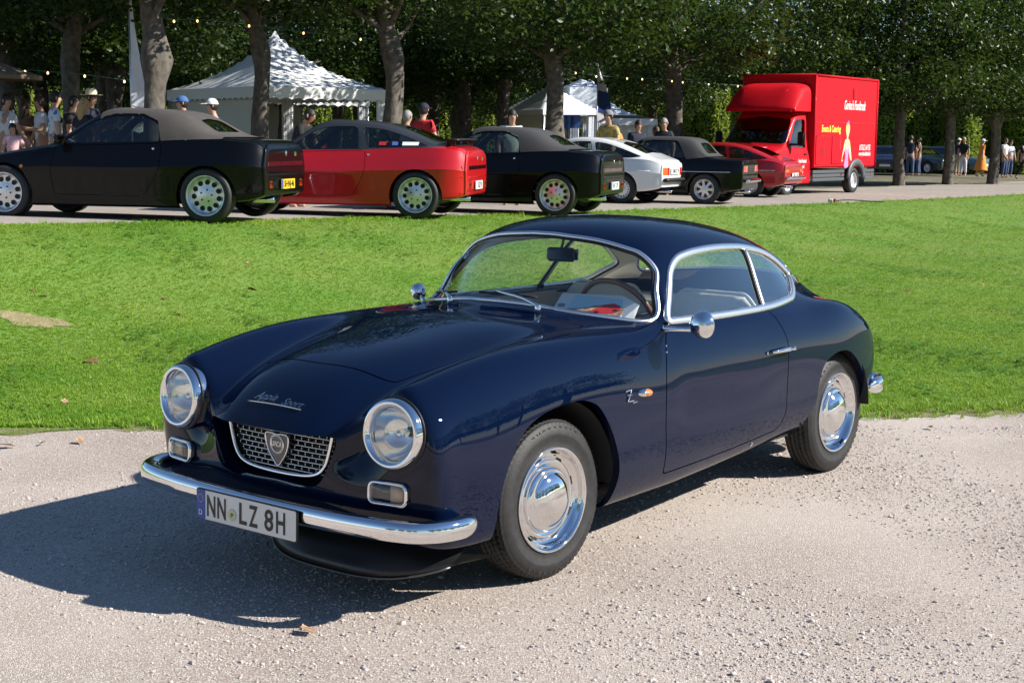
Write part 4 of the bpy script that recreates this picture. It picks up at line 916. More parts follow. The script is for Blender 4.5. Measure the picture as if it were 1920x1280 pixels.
def fast_mesh(name, V, T, m):
    me = bpy.data.meshes.new(name); me.vertices.add(len(V)); me.vertices.foreach_set('co', np.asarray(V, np.float32).ravel()); k = len(T); me.loops.add(k*3); me.loops.foreach_set('vertex_index', np.asarray(T, np.int32).ravel())
    me.polygons.add(k); me.polygons.foreach_set('loop_start', np.arange(k, dtype=np.int32)*3)
    try: me.polygons.foreach_set('loop_total', np.full(k, 3, np.int32))
    except Exception: pass
    me.materials.append(m); me.update(calc_edges=True); return me
CROWNS = [fast_mesh('crown', *leaf_cloud(11+k, 520, 34, 2.95, 2.95, 3.35, 8.4, .135, .5, .9, .75), M_LEAF) for k in range(3)]
def bark_tube(path, rad, seed, n=14, knob=None):
    g = np.random.default_rng(seed); P = spline(path, 7); r = np.interp(np.linspace(0, 1, len(P)), np.linspace(0, 1, len(rad)), rad); v, f = tube(P, r, n); m = len(P)
    ang = np.tile(np.arange(n)*2*PI/n, m); zz = np.repeat(P[:, 2], n); cen = np.repeat(P, n, 0); k = 1+.10*np.sin(ang*3+zz*1.1+seed)+.07*np.sin(ang*5-zz*2.3)+g.normal(0, .025, len(v))
    if knob: k = k+knob[1]*np.exp(-((zz-knob[0])/knob[2])**2)*(1+.35*np.sin(ang*3+1)+.2*np.sin(ang*7))
    return cen+(v-cen)*k[:, None], f
TRUNKS = []
for k in range(3):
    g = np.random.default_rng(40+k); tr = [bark_tube([(0, 0, -.1), (.02, 0, .12), (.03*g.normal(), .03*g.normal(), 1.2), (.06*g.normal(), .06*g.normal(), 2.6), (.08*g.normal(), .08*g.normal(), 3.8), (.1*g.normal(), .1*g.normal(), 6.2)], [.34, .265, .225, .21, .19, .10], k, 14, [(2.42, .70, .27), (1.3, .22, .2), (2.9, .28, .3)][k])]
    for q in range(6):
        a = q*1.05+g.uniform(-.3, .3); z = g.uniform(3.0, 4.2); L_ = g.uniform(1.5, 2.6); tr.append(tube(spline([(0, 0, z), (math.cos(a)*L_*.4, math.sin(a)*L_*.4, z+.5), (math.cos(a)*L_, math.sin(a)*L_, z+g.uniform(.9, 1.9))], 4), np.linspace(.085, .02, 9), 7))
    TRUNKS.append(mesh_of('trunk', *join(*tr), M_BARK))
TREE_N = [0]
def lift(t, z): next(c for c in t.children if c.name.startswith('crown')).location.z = z
def tree(px=None, d=None, label='', var=0, sc=1.0, pos=None, rz=None, group='clipped lime trees of the park'):
    p = at_px(px, d, -.02) if pos is None else pos; k = TREE_N[0]; TREE_N[0] += 1
    t = thing('lime_tree', label, 'tree', p, (k*1.3) % 6.28 if rz is None else rz, group); t.scale = (sc, sc, 1)
    put(bpy.data.objects.new('trunk', TRUNKS[var % 3]), t)
    c = put(bpy.data.objects.new('crown', CROWNS[(k+var) % 3]), t); c.rotation_euler = (0, 0, (k % 4)*PI/2); c.scale = (1/sc, 1/sc, 1); c.location.z = .25*math.sin(k*2.7); return t
where = ['standing behind the black convertible with the yellow plate', 'with a pale trunk beside the white pagoda tent corner', 'in front of the small blue and white tents', 'behind the soft top of the small black convertible']
row1 = [(290, 25.6, 0, .80), (732, 30.6, 2, .86), (1035, 35.4, 1, .95), (1258, 39.9, 1, 1.0), (1446, 49.5, 0, .95), (1597, 53.5, 2, .95), (1676, 50.5, 1, .75), (1768, 52, 2, .75), (1852, 53.5, 0, .75), (1925, 55, 1, .75)]
lab1 = ['lime tree with a swollen knob on its trunk behind the brown soft top', 'lime tree with a gnarled lit trunk at the right edge of the large white tent', 'lime tree whose trunk stands before the blue and white gazebo', 'lime tree with a thick dark trunk behind the black soft top car', 'lime tree hidden behind the cab of the red food truck', 'lime tree hidden behind the box of the red food truck', 'lime tree standing just right of the red food truck', 'lime tree in front of the dark cars, second right of the food truck', 'lime tree left of the red portable toilet', 'lime tree at the right border of the picture']
for (px, d, v, sc), lb in zip(row1, lab1): lift(tree(px, d, lb, v, sc, rz=.4 if px == 290 else None), -.40 if px > 1600 else (.55 if px < 600 else .75 if px < 800 else .30))
lift(tree(138, 30.5, 'lime tree with a sunlit trunk behind the people at the left', 1, .85), .4)
lift(tree(488, 30.2, 'lime tree with a slim dark trunk in front of the large white tent', 2, .72), .70)
for px, d, lb in ((200, 40, 'dark lime trunk between the left crowd and the knobbed tree'), (868, 45, 'dark lime trunk left of the blue gazebo, first of a pair'), (938, 44, 'dark lime trunk left of the blue gazebo, nearer of a pair'), (1112, 54, 'dark lime trunk right behind the beach flag'), (1215, 60, 'thin dark lime trunk left of the thick one'), (20, 36, 'dark lime trunk at the left border of the picture'), (672, 50, 'dark lime trunk behind the right half of the large white tent')):
    tree(px, d, lb, 1, .9)
g = np.random.default_rng(3); ORD = ['first', 'second', 'third', 'fourth', 'fifth', 'sixth', 'seventh', 'eighth', 'ninth', 'tenth', 'eleventh', 'twelfth', 'thirteenth', 'fourteenth']
for r_, t_ in enumerate((17.5, 24.0, 30.5)):
    n_in_row = 0
    for s_ in np.arange(-4+(r_ % 2)*3, 74, 6.4):
        l_, d_ = ld_of(s_+g.uniform(-.4, .4), t_+g.uniform(-.4, .4))
        if d_ < 30 or abs(l_/d_-.08) > .52: continue
        px = 960+2759.8*l_/d_
        if px > 1400 or d_ > 62: continue
        if 330 < px < 690 and d_ < 42: continue
        if 960 < px < 1240 and d_ < 60: continue
        n_in_row += 1
        tree(None, None, 'lime tree deep in the shaded grove, %s from the left in its %s row' % (ORD[n_in_row-1], ['nearest', 'middle', 'farthest'][r_]), int(g.integers(3)), .9, W(l_, d_, -.35), None, 'trees deep in the grove')
# the avenue on the photographer's side, seen only as reflections in the cars
for k in range(9):
    tree(None, None, 'lime tree of the opposite avenue behind the photographer', k % 3, 1.0, np.array((14-6.4*k*1.0, 25+.6*k, -1.6)), None, 'trees of the opposite avenue').scale = (1, 1, 1.35)
for k in range(4):
    tree(None, None, 'lime tree of the opposite avenue behind the photographer', k % 3, 1.0, np.array((34., 20-8*k, -1.6)), None, 'trees of the opposite avenue').scale = (1, 1, 1.3)
# ---------------------------------------------------------------- clipped hedges beyond the grove
M_HEDGE = leafy_mat('hornbeam_hedge', (.15, .23, .025), (.27, .34, .05), .3, .5, .9, (.36, .46, .04))
M_HCORE = mat('hedge_core', (.012, .022, .005), .9)
def hedge_leaves(seed, w, dp, h, n, size=.13):
    g = np.random.default_rng(seed); V = []; face = g.integers(0, 4, n); u = g.uniform(-.5, .5, n); z = g.uniform(0, h, n)
    x = np.where(face == 0, u*w, np.where(face == 1, u*w, np.where(face == 2, -w/2, w/2))); y = np.where(face == 0, -dp/2, np.where(face == 1, dp/2, u*dp)); c = np.c_[x, y, z]+g.normal(0, .05, (n, 3))
    a = g.normal(0, 1, (n, 3)); a /= np.linalg.norm(a, axis=1)[:, None]; b = g.normal(0, 1, (n, 3)); b -= (b*a).sum(1)[:, None]*a; b /= np.linalg.norm(b, axis=1)[:, None]; w_ = np.cross(a, b); s = size*g.uniform(.6, 1.2, n)[:, None]
    V = np.stack([c-b*s*.5, c+w_*s*.4, c+b*s*.5, c-w_*s*.4], 1).reshape(-1, 3); i = np.arange(n)*4; return V, np.concatenate([np.stack([i, i+1, i+2], 1), np.stack([i, i+2, i+3], 1)])
HC = fast_mesh('foliage', *hedge_leaves(5, 1.15, 1.15, 6.0, 5200, .16), M_HEDGE); HK = mesh_of('core', *box((0, 0, 2.95), (1.0, 1.0, 5.9)), M_HCORE, False)
HW = fast_mesh('foliage', *hedge_leaves(6, 9.0, 1.2, 7.0, 16000, .20), M_HEDGE); HWK = mesh_of('core', *box((0, 0, 3.45), (8.9, .95, 6.9)), M_HCORE, False)
for k, px in enumerate((545, 600, 655, 765, 800, 835, 890, 915, 1330, 1390, 1655, 1688, 1730, 1782, 1795, 1866, 1884, 1908, 1295, 1225, 40, 110)):
    d = 76+(k*5 % 7); t = thing('hedge_pillar', 'tall narrow clipped hedge pillar lit by the sun beyond the grove', 'hedge', at_px(px, d, -.05), YAW+PI/2+.55+.15*math.sin(k), 'clipped hedge pillars'); put(bpy.data.objects.new('foliage', HC), t); put(bpy.data.objects.new('core', HK), t)
for k in range(-6, 9):
    t = thing('hedge_wall', 'long tall clipped hedge closing the view behind the grove', 'hedge', W(k*8.6, 92+.0*k, -.05), YAW+PI/2+.10*math.sin(k*2.1), 'hedge walls'); put(bpy.data.objects.new('foliage', HW), t); put(bpy.data.objects.new('core', HWK), t); t.scale = (1, 1, 1.1)
V, T = leaf_cloud(77, 3200, 34, 75, 4, 4.5, 20, .62, 1.6, 0)
o = put(bpy.data.objects.new('distant_wood', fast_mesh('distant_wood', V, T, M_LEAF))); o.location = W(0, 104, 0); o.rotation_euler = (0, 0, YAW+PI/2); o['kind'] = 'stuff'; tag(o, 'dark mass of distant trees behind the hedges', 'wood')
# ================================================================ parked cars of the background
def gen_stations(spec):
    S = []
    for (x, zc, yt, zt, yb, zb, ym, zm, yl, zl, zs) in spec:
        c = [np.array(q_, float) for q_ in ((x, 0, zc), (x, yt*.55, zc-(zc-zt)*.22), (x, yt, zt), (x, (yt*.35+yb*.65) if zt-zb > .1 else (yt+yb)/2, zt*.45+zb*.55), (x, yb, zb), (x, (yb+ym)/2+.004, (zb+zm)/2), (x, ym, zm), (x, yl, zl), (x, yl-.025, zs), (x, yl-.16, zs-.01))]
        S.append(c[:4]+[c[4]+(c[3]-c[4])*.22, c[4], c[4]+(c[5]-c[4])*.25]+c[5:7]+[c[6]+(c[7]-c[6])*.15]+c[7:])
    e = np.array(S[-1]); e2 = e*np.array((1, .99, 1)); e2[:, 0] -= .022; e2[:, 2] = .6+(e2[:, 2]-.6)*.985; S.append(list(e2))
    return np.array(S)
def gen_caps(S, bulge, tuck):
    out = []
    for i in (0, -1):
        ring = S[i]; cap = []; sg = 1 if i == 0 else -1; R = len(ring)-1-5
        for r in range(R):
            zr = ring[6+r][2]; row_ = []
            for c in range(5):
                y = ring[c][1]/max(ring[5][1], 1e-6)*ring[6+r][1]; b = bulge*(1-(c/5)**2*.6); row_.append((ring[6+r][0]+sg*(b if r < R-2 else b*.3), y, zr))
            cap.append(row_)
        out.append(cap)
    return out
def alloy_wheel(kind):
    "unit wheel facing +y: (rim mesh, tyre mesh, dark holes, extras)"
    R, w, r0 = kind['R'], kind['w'], kind['rim']; h = w/2
    tv, tf = lathe([(r0, -h*.8), (r0+.02, -h), (R-.03, -h*1.02), (R-.008, -h*.85), (R, -h*.6), (R, h*.6), (R-.008, h*.85), (R-.03, h*1.02), (r0+.02, h), (r0, h*.85)], 40, 'y')
    ty = mesh_of('tyre', tv, tf, RUBBER)
    met = mat('alloy_silver', (.74, .74, .75), .30, .65)
    rv, rf = lathe([(r0*.9, -h*.4), (r0*.94, h*.7), (r0, h*.86), (r0+.004, h*.95), (r0-.006, h*.98), (r0*.93, h*.80), (r0*.86, h*.45), (r0*.82, h*.40), (r0*.45, h*.52), (r0*.3, h*.62), (.0001, h*.64)], 40, 'y')
    rim = mesh_of('wheel', rv, rf, met); hs = []
    if kind['style'] == 'holes':
        for k in range(11): a = 2*PI*k/11; hs.append((np.array([(r0*.66*math.cos(a)+.030*math.cos(t), h*.49+.004, r0*.66*math.sin(a)+.030*math.sin(t)) for t in np.linspace(0, 2*PI, 12, endpoint=False)]), [tuple(range(12))]))
        for k in range(5): a = 2*PI*k/5; hs.append((np.array([(r0*.30*math.cos(a)+.011*math.cos(t), h*.65+.003, r0*.30*math.sin(a)+.011*math.sin(t)) for t in np.linspace(0, 2*PI, 8, endpoint=False)]), [tuple(range(8))]))
    elif kind['style'] == 'spokes':
        for k in range(7):
            a = 2*PI*(k+.5)/7; tri = [(r0*.42, -.13), (r0*.42, .13), (r0*.80, .26), (r0*.80, -.26)]; hs.append((np.array([(r*math.cos(a+q), h*.58, r*math.sin(a+q)) for r, q in tri]), [(0, 1, 2, 3)]))
    else:
        for k in range(16): a = 2*PI*k/16; hs.append((np.array([(r0*.76*math.cos(a)+.014*math.cos(t), h*.46, r0*.76*math.sin(a)+.014*math.sin(t)) for t in np.linspace(0, 2*PI, 8, endpoint=False)]), [tuple(range(8))]))
    ho = [mesh_of('wheel_opening', v, f, BLACK, False) for v, f in hs]
    return rim, ty, ho
WK = {'z': alloy_wheel(dict(R=.315, w=.215, rim=.232, style='holes')), 's': alloy_wheel(dict(R=.300, w=.185, rim=.195, style='spokes')), 'j': alloy_wheel(dict(R=.290, w=.165, rim=.180, style='steel'))}
def add_wheels(root, kind, xs, track, full=True):
    rim, ty, ho = WK[kind]; R = max(v.co.x for v in ty.vertices)
    for x in xs:
        for s in (1, -1):
            w = put(bpy.data.objects.new('wheel', rim), root); w.location = (x, track/2*s, R); w.rotation_euler = (0, .4*x, 0 if s > 0 else PI)
            put(bpy.data.objects.new('tyre', ty), w)
            if full and s > 0:
                for m_ in ho: put(bpy.data.objects.new('wheel_opening', m_), w)
def arch(x, R, zc=.30, n=20): return [(x+R*math.cos(t), zc+R*math.sin(t)) for t in np.linspace(-.35, PI+.35, n)]+[(x-R, .02), (x+R, .02)]
def bg_car(name, label, spec, pos, heading, paint, wheels, wb, track, side_win, ws, back=None, soft=None, soft_mat=None, plate=None, bulge=.03, archR=.36, group='classic cars parked in a row along the road', roof_mat=None, glass=None, lamps=(), extras=None, lev=3, door=None, softwin=None):
    "x forward, origin on the ground midway between the axles"
    root = thing(name, label, 'car', pos, heading, group); S = gen_stations(spec); cf, cr = gen_caps(S, bulge, 0); v, q = shell(S, 5, cf, cr); B = cc_surface(v, q, lev, 7); bv = bvh_of(B); full = B
    gl = glass or glass_mat('dark_car_glass', (.34, .40, .38), ior=1.5)
    d = sdf(B.v[:, [1, 2]], ws['poly']); d = np.where((B.v[:, 0] > ws['x'][0]) & (B.v[:, 0] < ws['x'][1]), d, .5); g, B = B.cut(d); g.offset(-.004).obj('windscreen', gl, root); B = B.flange(.01)
    if back:
        d = sdf(B.v[:, [1, 2]], back['poly']); d = np.where(B.v[:, 0] < back['x'], d, .5); g, B = B.cut(d); g.offset(-.003).obj('rear_window', gl, root)
    if softwin:
        d = sdf(B.v[:, [1, 2]], softwin['poly']); d = np.where(B.v[:, 0] < softwin['x'], d, .5); g, B = B.cut(d); g.offset(-.003).obj('rear_window', glass_mat('plastic_window', (.55, .60, .58)), root)
    for s in (1, -1):
        for poly in side_win:
            g, B = B.cut(side_poly(B, poly, s)); g.offset(-.004).obj('side_window', gl, root); B = B.flange(.01)
        for x in (wb/2, -wb/2): _x, B = B.cut(side_poly(B, arch(x, archR), s)); B = B.flange(.05, dirn=(0, -s, 0))
    if soft is not None:
        d = sdf(B.v[:, [0, 2]], soft); sft, B = B.cut(d); sft.offset(.006).obj('soft_top', soft_mat, root)
    if roof_mat is not None:
        rp, rm_ = roof_mat; d = sdf(B.v[:, [0, 2]], rp); rf, B = B.cut(d); rf.obj('roof', rm_, root)
    if door is not None:
        for s in (1, -1):
            dn, B = B.cut(side_poly(B, door, s)-.003); dn, _x = dn.cut(side_poly(dn, door, s)+.003); dn.obj('door', paint, root)
            B = B.flange(.015)
    B.obj('body', paint, root)
    add_wheels(root, wheels, (wb/2, -wb/2), track)
    for x in (wb/2, -wb/2):
        obj('wheel_housing', *box((x, 0, .47), (archR*1.9, track-.34, .34)), BLACK, root, False)
    obj('underbody', *box((0, 0, .24), (wb*.98, track*.92, .06)), BLACK, root, False)
    # cabin: seats and dash as dark blocks with head rests
    for s in (.36, -.36):
        st = obj('seat', *box((-.38, s, .50), (.5, .46, .24), .06), mat('tan_seat', (.42, .27, .13), .6), root); obj('backrest', *box((-.66, s, .80), (.14, .44, .52), .06), mat('tan_seat'), st); obj('head_rest', *box((-.68, s, 1.10), (.09, .24, .14), .04), mat('tan_seat'), st)
    obj('dashboard', *box((.45, 0, .78), (.3, 1.2, .16), .05), BLACK, root)
    tail = min(s_[0] for s_ in spec)
    for nm, y0, y1, z0, z1, m_ in lamps:
        for s in (1, -1):
            yy = np.linspace(y0, y1, 5)*s; P, N = cast(bv, [(-4, y, z) for y in yy for z in (z0, z1)], (1, 0, 0)); P = P+N*.004; Fc = [(2*i, 2*i+1, 2*i+3, 2*i+2) for i in range(4)]; obj(nm, P, Fc, m_, root, False)
    if plate:
        txt, pc, y, z, band = plate; P, N = cast(bv, [(-4, y, z)], (1, 0, 0)); c = P[0]+np.array((-.02, 0, 0)); p_ = obj('number_plate', *box(c, (.012, .46, .115), .003), pc, root, False)
        if band: obj('country_band', *box(c+np.array((-.007, .205, 0)), (.004, .045, .108)), mat('plate_blue', (.015, .07, .36), .4), p_, False)
        tv_, tf_ = text_mesh(txt, .105, 0, 0, .002, sx=.86); obj('lettering', frame_map(tv_, c+np.array((-.0085, -.02, 0)), (0, -1, 0), (0, 0, 1)), tf_, mat('plate_ink'), p_, False)
    if extras: extras(root, bv, full)
    return root
def head(hl, hd): v = RT*hl+FW*hd; return math.atan2(v[1], v[0])
def car_at(px_rear, d, hl, hd, wb, track):
    "place a car by its nearer rear wheel"
    n = math.hypot(hl, hd); hl, hd = hl/n, hd/n; hv = RT*hl+FW*hd; lv = np.array((-hv[1], hv[0])); p = at_px(px_rear, d)[:2]; c = p+hv*wb/2-lv*track/2; rel = c-CAM_POS[:2]; return np.array((c[0], c[1], float(gz(rel@RT, rel@FW))+.012)), math.atan2(hv[1], hv[0])
BLACKP = mat('black_paint', (.002, .002, .0025), .3, spec=.1, coat=.45, coat_rough=.02); REDP = mat('red_paint', (.50, .006, .010), .35, spec=.3, coat=1, coat_rough=.03); WHITEP = mat('car_white', (.74, .75, .76), .35, coat=1); REDP2 = mat('deep_red_paint', (.40, .008, .012), .35, spec=.3, coat=1, coat_rough=.03)
TOPB = mat('brown_soft_top', (.062, .055, .050), .9, bump=.2, bscale=80, noise=.15, nscale=5); TOPK = mat('grey_soft_top', (.04, .04, .042), .9, bump=.2, bscale=80); SMOKE = mat('smoked_lamp', (.030, .005, .005), .12, coat=1); PLY = mat('plate_yellow', (.72, .46, .02), .4); PLW = mat('plate_white'); REDL = mat('red_lamp', (.55, .012, .01), .15, coat=1); ORL = mat('orange_lamp', (.78, .16, .02), .15, coat=1); TRIM = mat('black_trim', (.012, .012, .013), .5)
#        x     zc    yt   zt    yb   zb    ym   zm   yl   zl   zs
RZ = [(2.00, .600, .55, .585, .68, .56, .72, .48, .70, .32, .24), (1.80, .690, .60, .680, .74, .64, .80, .53, .79, .34, .20), (1.40, .770, .64, .765, .80, .73, .855, .58, .84, .34, .19), (.95, .850, .64, .845, .80, .80, .865, .62, .845, .34, .18), (.74, .895, .64, .885, .79, .835, .866, .63, .845, .34, .18), (.45, 1.09, .60, 1.06, .775, .85, .866, .63, .846, .34, .18), (.12, 1.275, .52, 1.245, .765, .865, .866, .63, .846, .34, .18), (-.20, 1.305, .53, 1.275, .765, .88, .866, .63, .846, .34, .18), (-.60, 1.29, .54, 1.255, .765, .90, .866, .64, .846, .34, .18), (-.90, 1.215, .54, 1.18, .765, .92, .866, .65, .846, .34, .18), (-1.15, 1.08, .56, 1.05, .765, .94, .868, .66, .848, .35, .20), (-1.38, .985, .62, .98, .77, .945, .866, .67, .845, .36, .24), (-1.70, .965, .63, .96, .765, .93, .85, .67, .83, .38, .26), (-1.93, .945, .61, .94, .735, .905, .815, .66, .80, .40, .29), (-2.02, .915, .60, .905, .715, .86, .79, .65, .775, .42, .32)]
RZ = [[r[0] if r[0] > -1.3 else -1.3+(r[0]+1.3)*.80]+list(r[1:]) for r in RZ]
for _k, _w in ((-1, .07), (-2, .035)):
    for _j in (2, 4, 6, 8): RZ[_k][_j] -= _w
SZ = [list(r) for r in RZ]
for i, z in ((8, 1.285), (9, 1.235), (10, 1.16), (11, 1.075), (12, 1.005)): SZ[i][1] = z; SZ[i][3] = z-.035; SZ[i][2] = .54 if i < 11 else .60
SZ[13][1] = .955; SZ[13][3] = .945
ws_rz = dict(poly=fillet(mirror_poly([(0, .895), (.60, .875), (.70, .90), (.50, 1.225), (0, 1.262)]), .04), x=(.10, .86))
sw_rz = [fillet([(.56, .895), (.20, 1.16), (-.05, 1.215), (-.42, 1.215), (-.62, 1.12), (-.66, .925)], [.02, .08, .1, .08, .06, .03])]
soft_rz = [(.13, 1.14), (.16, 1.30), (-.2, 1.34), (-.7, 1.33), (-1.05, 1.24), (-1.36, 1.02), (-1.42, .955), (-1.0, .945), (-.68, .93), (-.60, 1.16), (-.40, 1.238), (-.05, 1.238), (.10, 1.20)]
door_rz = fillet([(.62, .86), (.66, .55), (.62, .30), (-.50, .30), (-.70, .62), (-.70, .905)], .06)
def rz_extras(top):
    def f(root, bv, full):
        for s in (1, -1):
            P, N = cast(bv, [(.52, 1.5*s, .90)], (0, -s, 0)); p = P[0]; obj('door_mirror', *join(box(p+np.array((.02, .11*s, .04)), (.10, .17, .11), .03), tube([p, p+np.array((.02, .06*s, .02))], .025, 8)), BLACKP if not top else REDP, root)
            P, N = cast(bv, [(1.02, 1.5*s, .62)], (0, -s, 0)); obj('side_repeater', *lathe([(.0001, .008*s), (.018, .004*s), (.022, 0)], 14, 'y'), ORL, root).location = P[0]
            P, N = cast(bv, [(-.60, 1.5*s, .84)], (0, -s, 0)); obj('lock_button', *lathe([(.0001, .008*s), (.014, .004*s), (.017, 0)], 12, 'y'), CHROME, root).location = P[0]
        for z, hgt in ((.555, .010), (.34, .012)):
            P, N = cast(bv, [(-4, y, z) for y in np.linspace(-.74, .74, 13)], (1, 0, 0)); obj('rear_crease', *strip(P, N, .018, .008, False), paint_of(root), root)
        P, N = cast(bv, [(-4, 0, .80)], (1, 0, 0)); obj('badge', *lathe([(.0001, -.006), (.03, -.004), (.034, 0)], 18, 'x'), CHROME, root).location = P[0]
        P, N = cast(bv, [(-4, -.32, .79)], (1, 0, 0)); obj('badge', *box(P[0], (.01, .06, .05), .01), CHROME, root)
        for y in (.52, -.52): P, N = cast(bv, [(-4, y, .44)], (1, 0, 0)); obj('fog_lamp', *box(P[0], (.02, .10, .085), .01), REDL, root)
        obj('exhaust_pipe', *tube([(-1.5, .34, .26), (-1.90, .34, .26)], .035, 12), CHROME, root)
    return f
def paint_of(root): return next(c for c in root.children if c.name.startswith('body')).data.materials[0]
band = [('tail_lamp_band', .20, .73, .655, .705, SMOKE), ('tail_lamp_band', 0.0, .19, .655, .705, SMOKE)]
p, h = car_at(390, 17.0, -2.41, .46, 2.51, 1.52)
bg_car('convertible_car', 'black wedge convertible with brown soft top and yellow plate at the left border', RZ, p, h, BLACKP, 'z', 2.51, 1.52, sw_rz, ws_rz, None, soft_rz, TOPB, ('SH·NJ-46', PLY, 0, .44, True), lamps=band, extras=rz_extras(0), door=door_rz, softwin=dict(poly=fillet(mirror_poly([(0, 1.035), (.36, 1.035), (.30, 1.17), (0, 1.19)]), .05), x=-.8))
# open windscreen pillar of the black convertible carries a red and white reflection; the red coupe stands behind
p, h = car_at(779, 19.7, -2.41, .42, 2.51, 1.52)
def sz_extras(root, bv, full):
    rz_extras(1)(root, bv, full)
    P = [(-1.70, y, 1.045+.01*(1-(y/.66)**2)) for y in np.linspace(-.66, .66, 9)]; sp = obj('rear_spoiler', *tube(P, .10, 10, flat=((0, 0, 1), .16)), TRIM, root)
    for s in (1, -1): obj('spoiler_foot', *box((-1.68, .56*s, .995), (.12, .03, .09), .01), TRIM, sp)
    for y, c in ((-.74, mat('sticker_red', (.6, .03, .03), .4)),): pass
    for x, w, m_ in ((-.78, .10, mat('sticker_red', (.6, .03, .03), .4)), (-.95, .08, mat('sticker_blue2', (.10, .16, .5), .4)), (-1.16, .22, WHITE)):
        P, N = cast(bv, [(x+w/2, 1.5, .965), (x-w/2, 1.5, .965), (x-w/2, 1.5, 1.01), (x+w/2, 1.5, 1.01)], (0, -1, 0)); obj('window_sticker', P+N*.006, [(0, 1, 2, 3)], m_, root, False)
sw_sz = [fillet([(.56, .895), (.20, 1.16), (-.05, 1.215), (-.40, 1.215), (-.52, .915)], [.02, .08, .1, .06, .02]), fillet([(-.58, .93), (-.47, 1.205), (-.75, 1.185), (-1.05, 1.10), (-1.42, .955)], [.03, .06, .1, .1, .03])]
roof_sz = [(.64, .92), (.10, 1.36), (-.6, 1.38), (-1.2, 1.24), (-1.88, 1.04), (-1.88, .975), (-1.42, .945), (-.55, .908), (.56, .885)]
bg_car('coupe_car', 'bright red wedge coupe with black roof and rear spoiler in the row of parked cars', SZ, p, h, REDP, 'z', 2.51, 1.52, sw_sz, ws_rz, dict(poly=fillet(mirror_poly([(0, 1.03), (.46, 1.02), (.42, 1.19), (0, 1.23)]), .04), x=-.75), roof_mat=(roof_sz, mat('grey_roof', (.03, .032, .035), .3, coat=.6)), plate=('K·SZ 91', PLW, -.0, .44, False), lamps=band, extras=sz_extras, door=fillet([(.62, .86), (.66, .55), (.62, .30), (-.40, .30), (-.56, .62), (-.55, .90)], .06))
p, h = car_at(1040, 21.9, -2.41, .80, 2.51, 1.52)
bg_car('convertible_car', 'black wedge convertible with grey soft top between the red coupe and the white car', RZ, p, h, BLACKP, 'z', 2.51, 1.52, sw_rz, ws_rz, None, soft_rz, TOPK, ('B·C 175', PLW, .0, .44, True), lamps=band, extras=rz_extras(0), door=door_rz, softwin=dict(poly=fillet(mirror_poly([(0, 1.035), (.36, 1.035), (.30, 1.17), (0, 1.19)]), .05), x=-.8))
JZ = [(1.90, .52, .50, .515, .60, .50, .66, .45, .65, .34, .27), (1.72, .635, .54, .63, .67, .60, .73, .50, .72, .33, .22), (1.30, .735, .58, .73, .71, .70, .765, .56, .755, .33, .21), (.90, .82, .58, .81, .71, .78, .775, .60, .765, .33, .20), (.70, .86, .58, .85, .71, .81, .775, .60, .765, .33, .20), (.40, 1.08, .55, 1.05, .70, .83, .775, .60, .765, .33, .20), (.10, 1.235, .50, 1.205, .69, .845, .775, .61, .765, .33, .20), (-.25, 1.27, .51, 1.24, .69, .85, .775, .61, .765, .33, .20), (-.65, 1.245, .51, 1.215, .69, .855, .775, .62, .765, .34, .20), (-1.05, 1.15, .51, 1.12, .69, .865, .775, .63, .765, .35, .22), (-1.45, 1.01, .52, .985, .69, .86, .765, .63, .755, .36, .25), (-1.75, .905, .54, .89, .67, .84, .735, .62, .725, .38, .28), (-1.93, .845, .53, .835, .635, .79, .69, .61, .68, .41, .32), (-1.98, .80, .53, .79, .62, .755, .67, .60, .66, .43, .34)]
JZ = [[r[0] if r[0] > -1.2 else -1.2+(r[0]+1.2)*.88]+list(r[1:]) for r in JZ]
ws_j = dict(poly=fillet(mirror_poly([(0, .865), (.54, .85), (.63, .87), (.47, 1.185), (0, 1.218)]), .04), x=(.06, .82))
sw_j = [fillet([(.50, .865), (.15, 1.14), (-.10, 1.19), (-.42, 1.19), (-.52, .875)], [.02, .08, .1, .04, .02]), fillet([(-.58, .88), (-.49, 1.185), (-.75, 1.155), (-1.10, 1.05), (-1.50, .91), (-1.30, .885)], [.02, .04, .1, .1, .03, .05])]
back_j = dict(poly=fillet(mirror_poly([(0, .985), (.43, .965), (.42, 1.15), (0, 1.19)]), .03), x=-.72)
def j_extras(white):
    def f(root, bv, full):
        P, N = cast(bv, [(-4, y, .47) for y in np.linspace(-.62, .62, 11)], (1, 0, 0)); obj('rear_bumper', *tube(P+np.array((-.05, 0, 0)), .048, 10, flat=((0, 0, 1), .8)), TRIM if white else CHROME, root)
        for s in (1, -1):
            P, N = cast(bv, [(x, 1.5*s, .64) for x in np.linspace(1.5, -1.7, 15)], (0, -s, 0)); obj('side_moulding', *strip(P, N, .014, .005, False), WHITEP if white else CHROME, root)
            P, N = cast(bv, [(-.42, 1.5*s, .77)], (0, -s, 0)); obj('handle', *box(P[0], (.12, .02, .022), .008), CHROME, root)
        obj('exhaust_pipe', *tube([(-1.6, .3, .25), (-2.0, .3, .245)], .025, 10), CHROME_WORN, root)
    return f
p, h = car_at(1163, 28.5, -.90, .437, 2.25, 1.30)
bg_car('coupe_car', 'small white fastback coupe with orange tail lamps in the row of parked cars', JZ, p, h, WHITEP, 'j', 2.25, 1.32, sw_j, ws_j, back_j, plate=('RM·Z 75', PLW, .0, .63, False), lamps=[('tail_lamp', .38, .62, .56, .70, ORL), ('reversing_lamp', .28, .37, .56, .70, REDL)], extras=j_extras(True), archR=.335, door=fillet([(.55, .84), (.60, .50), (.55, .28), (-.36, .28), (-.52, .60), (-.52, .85)], .05))
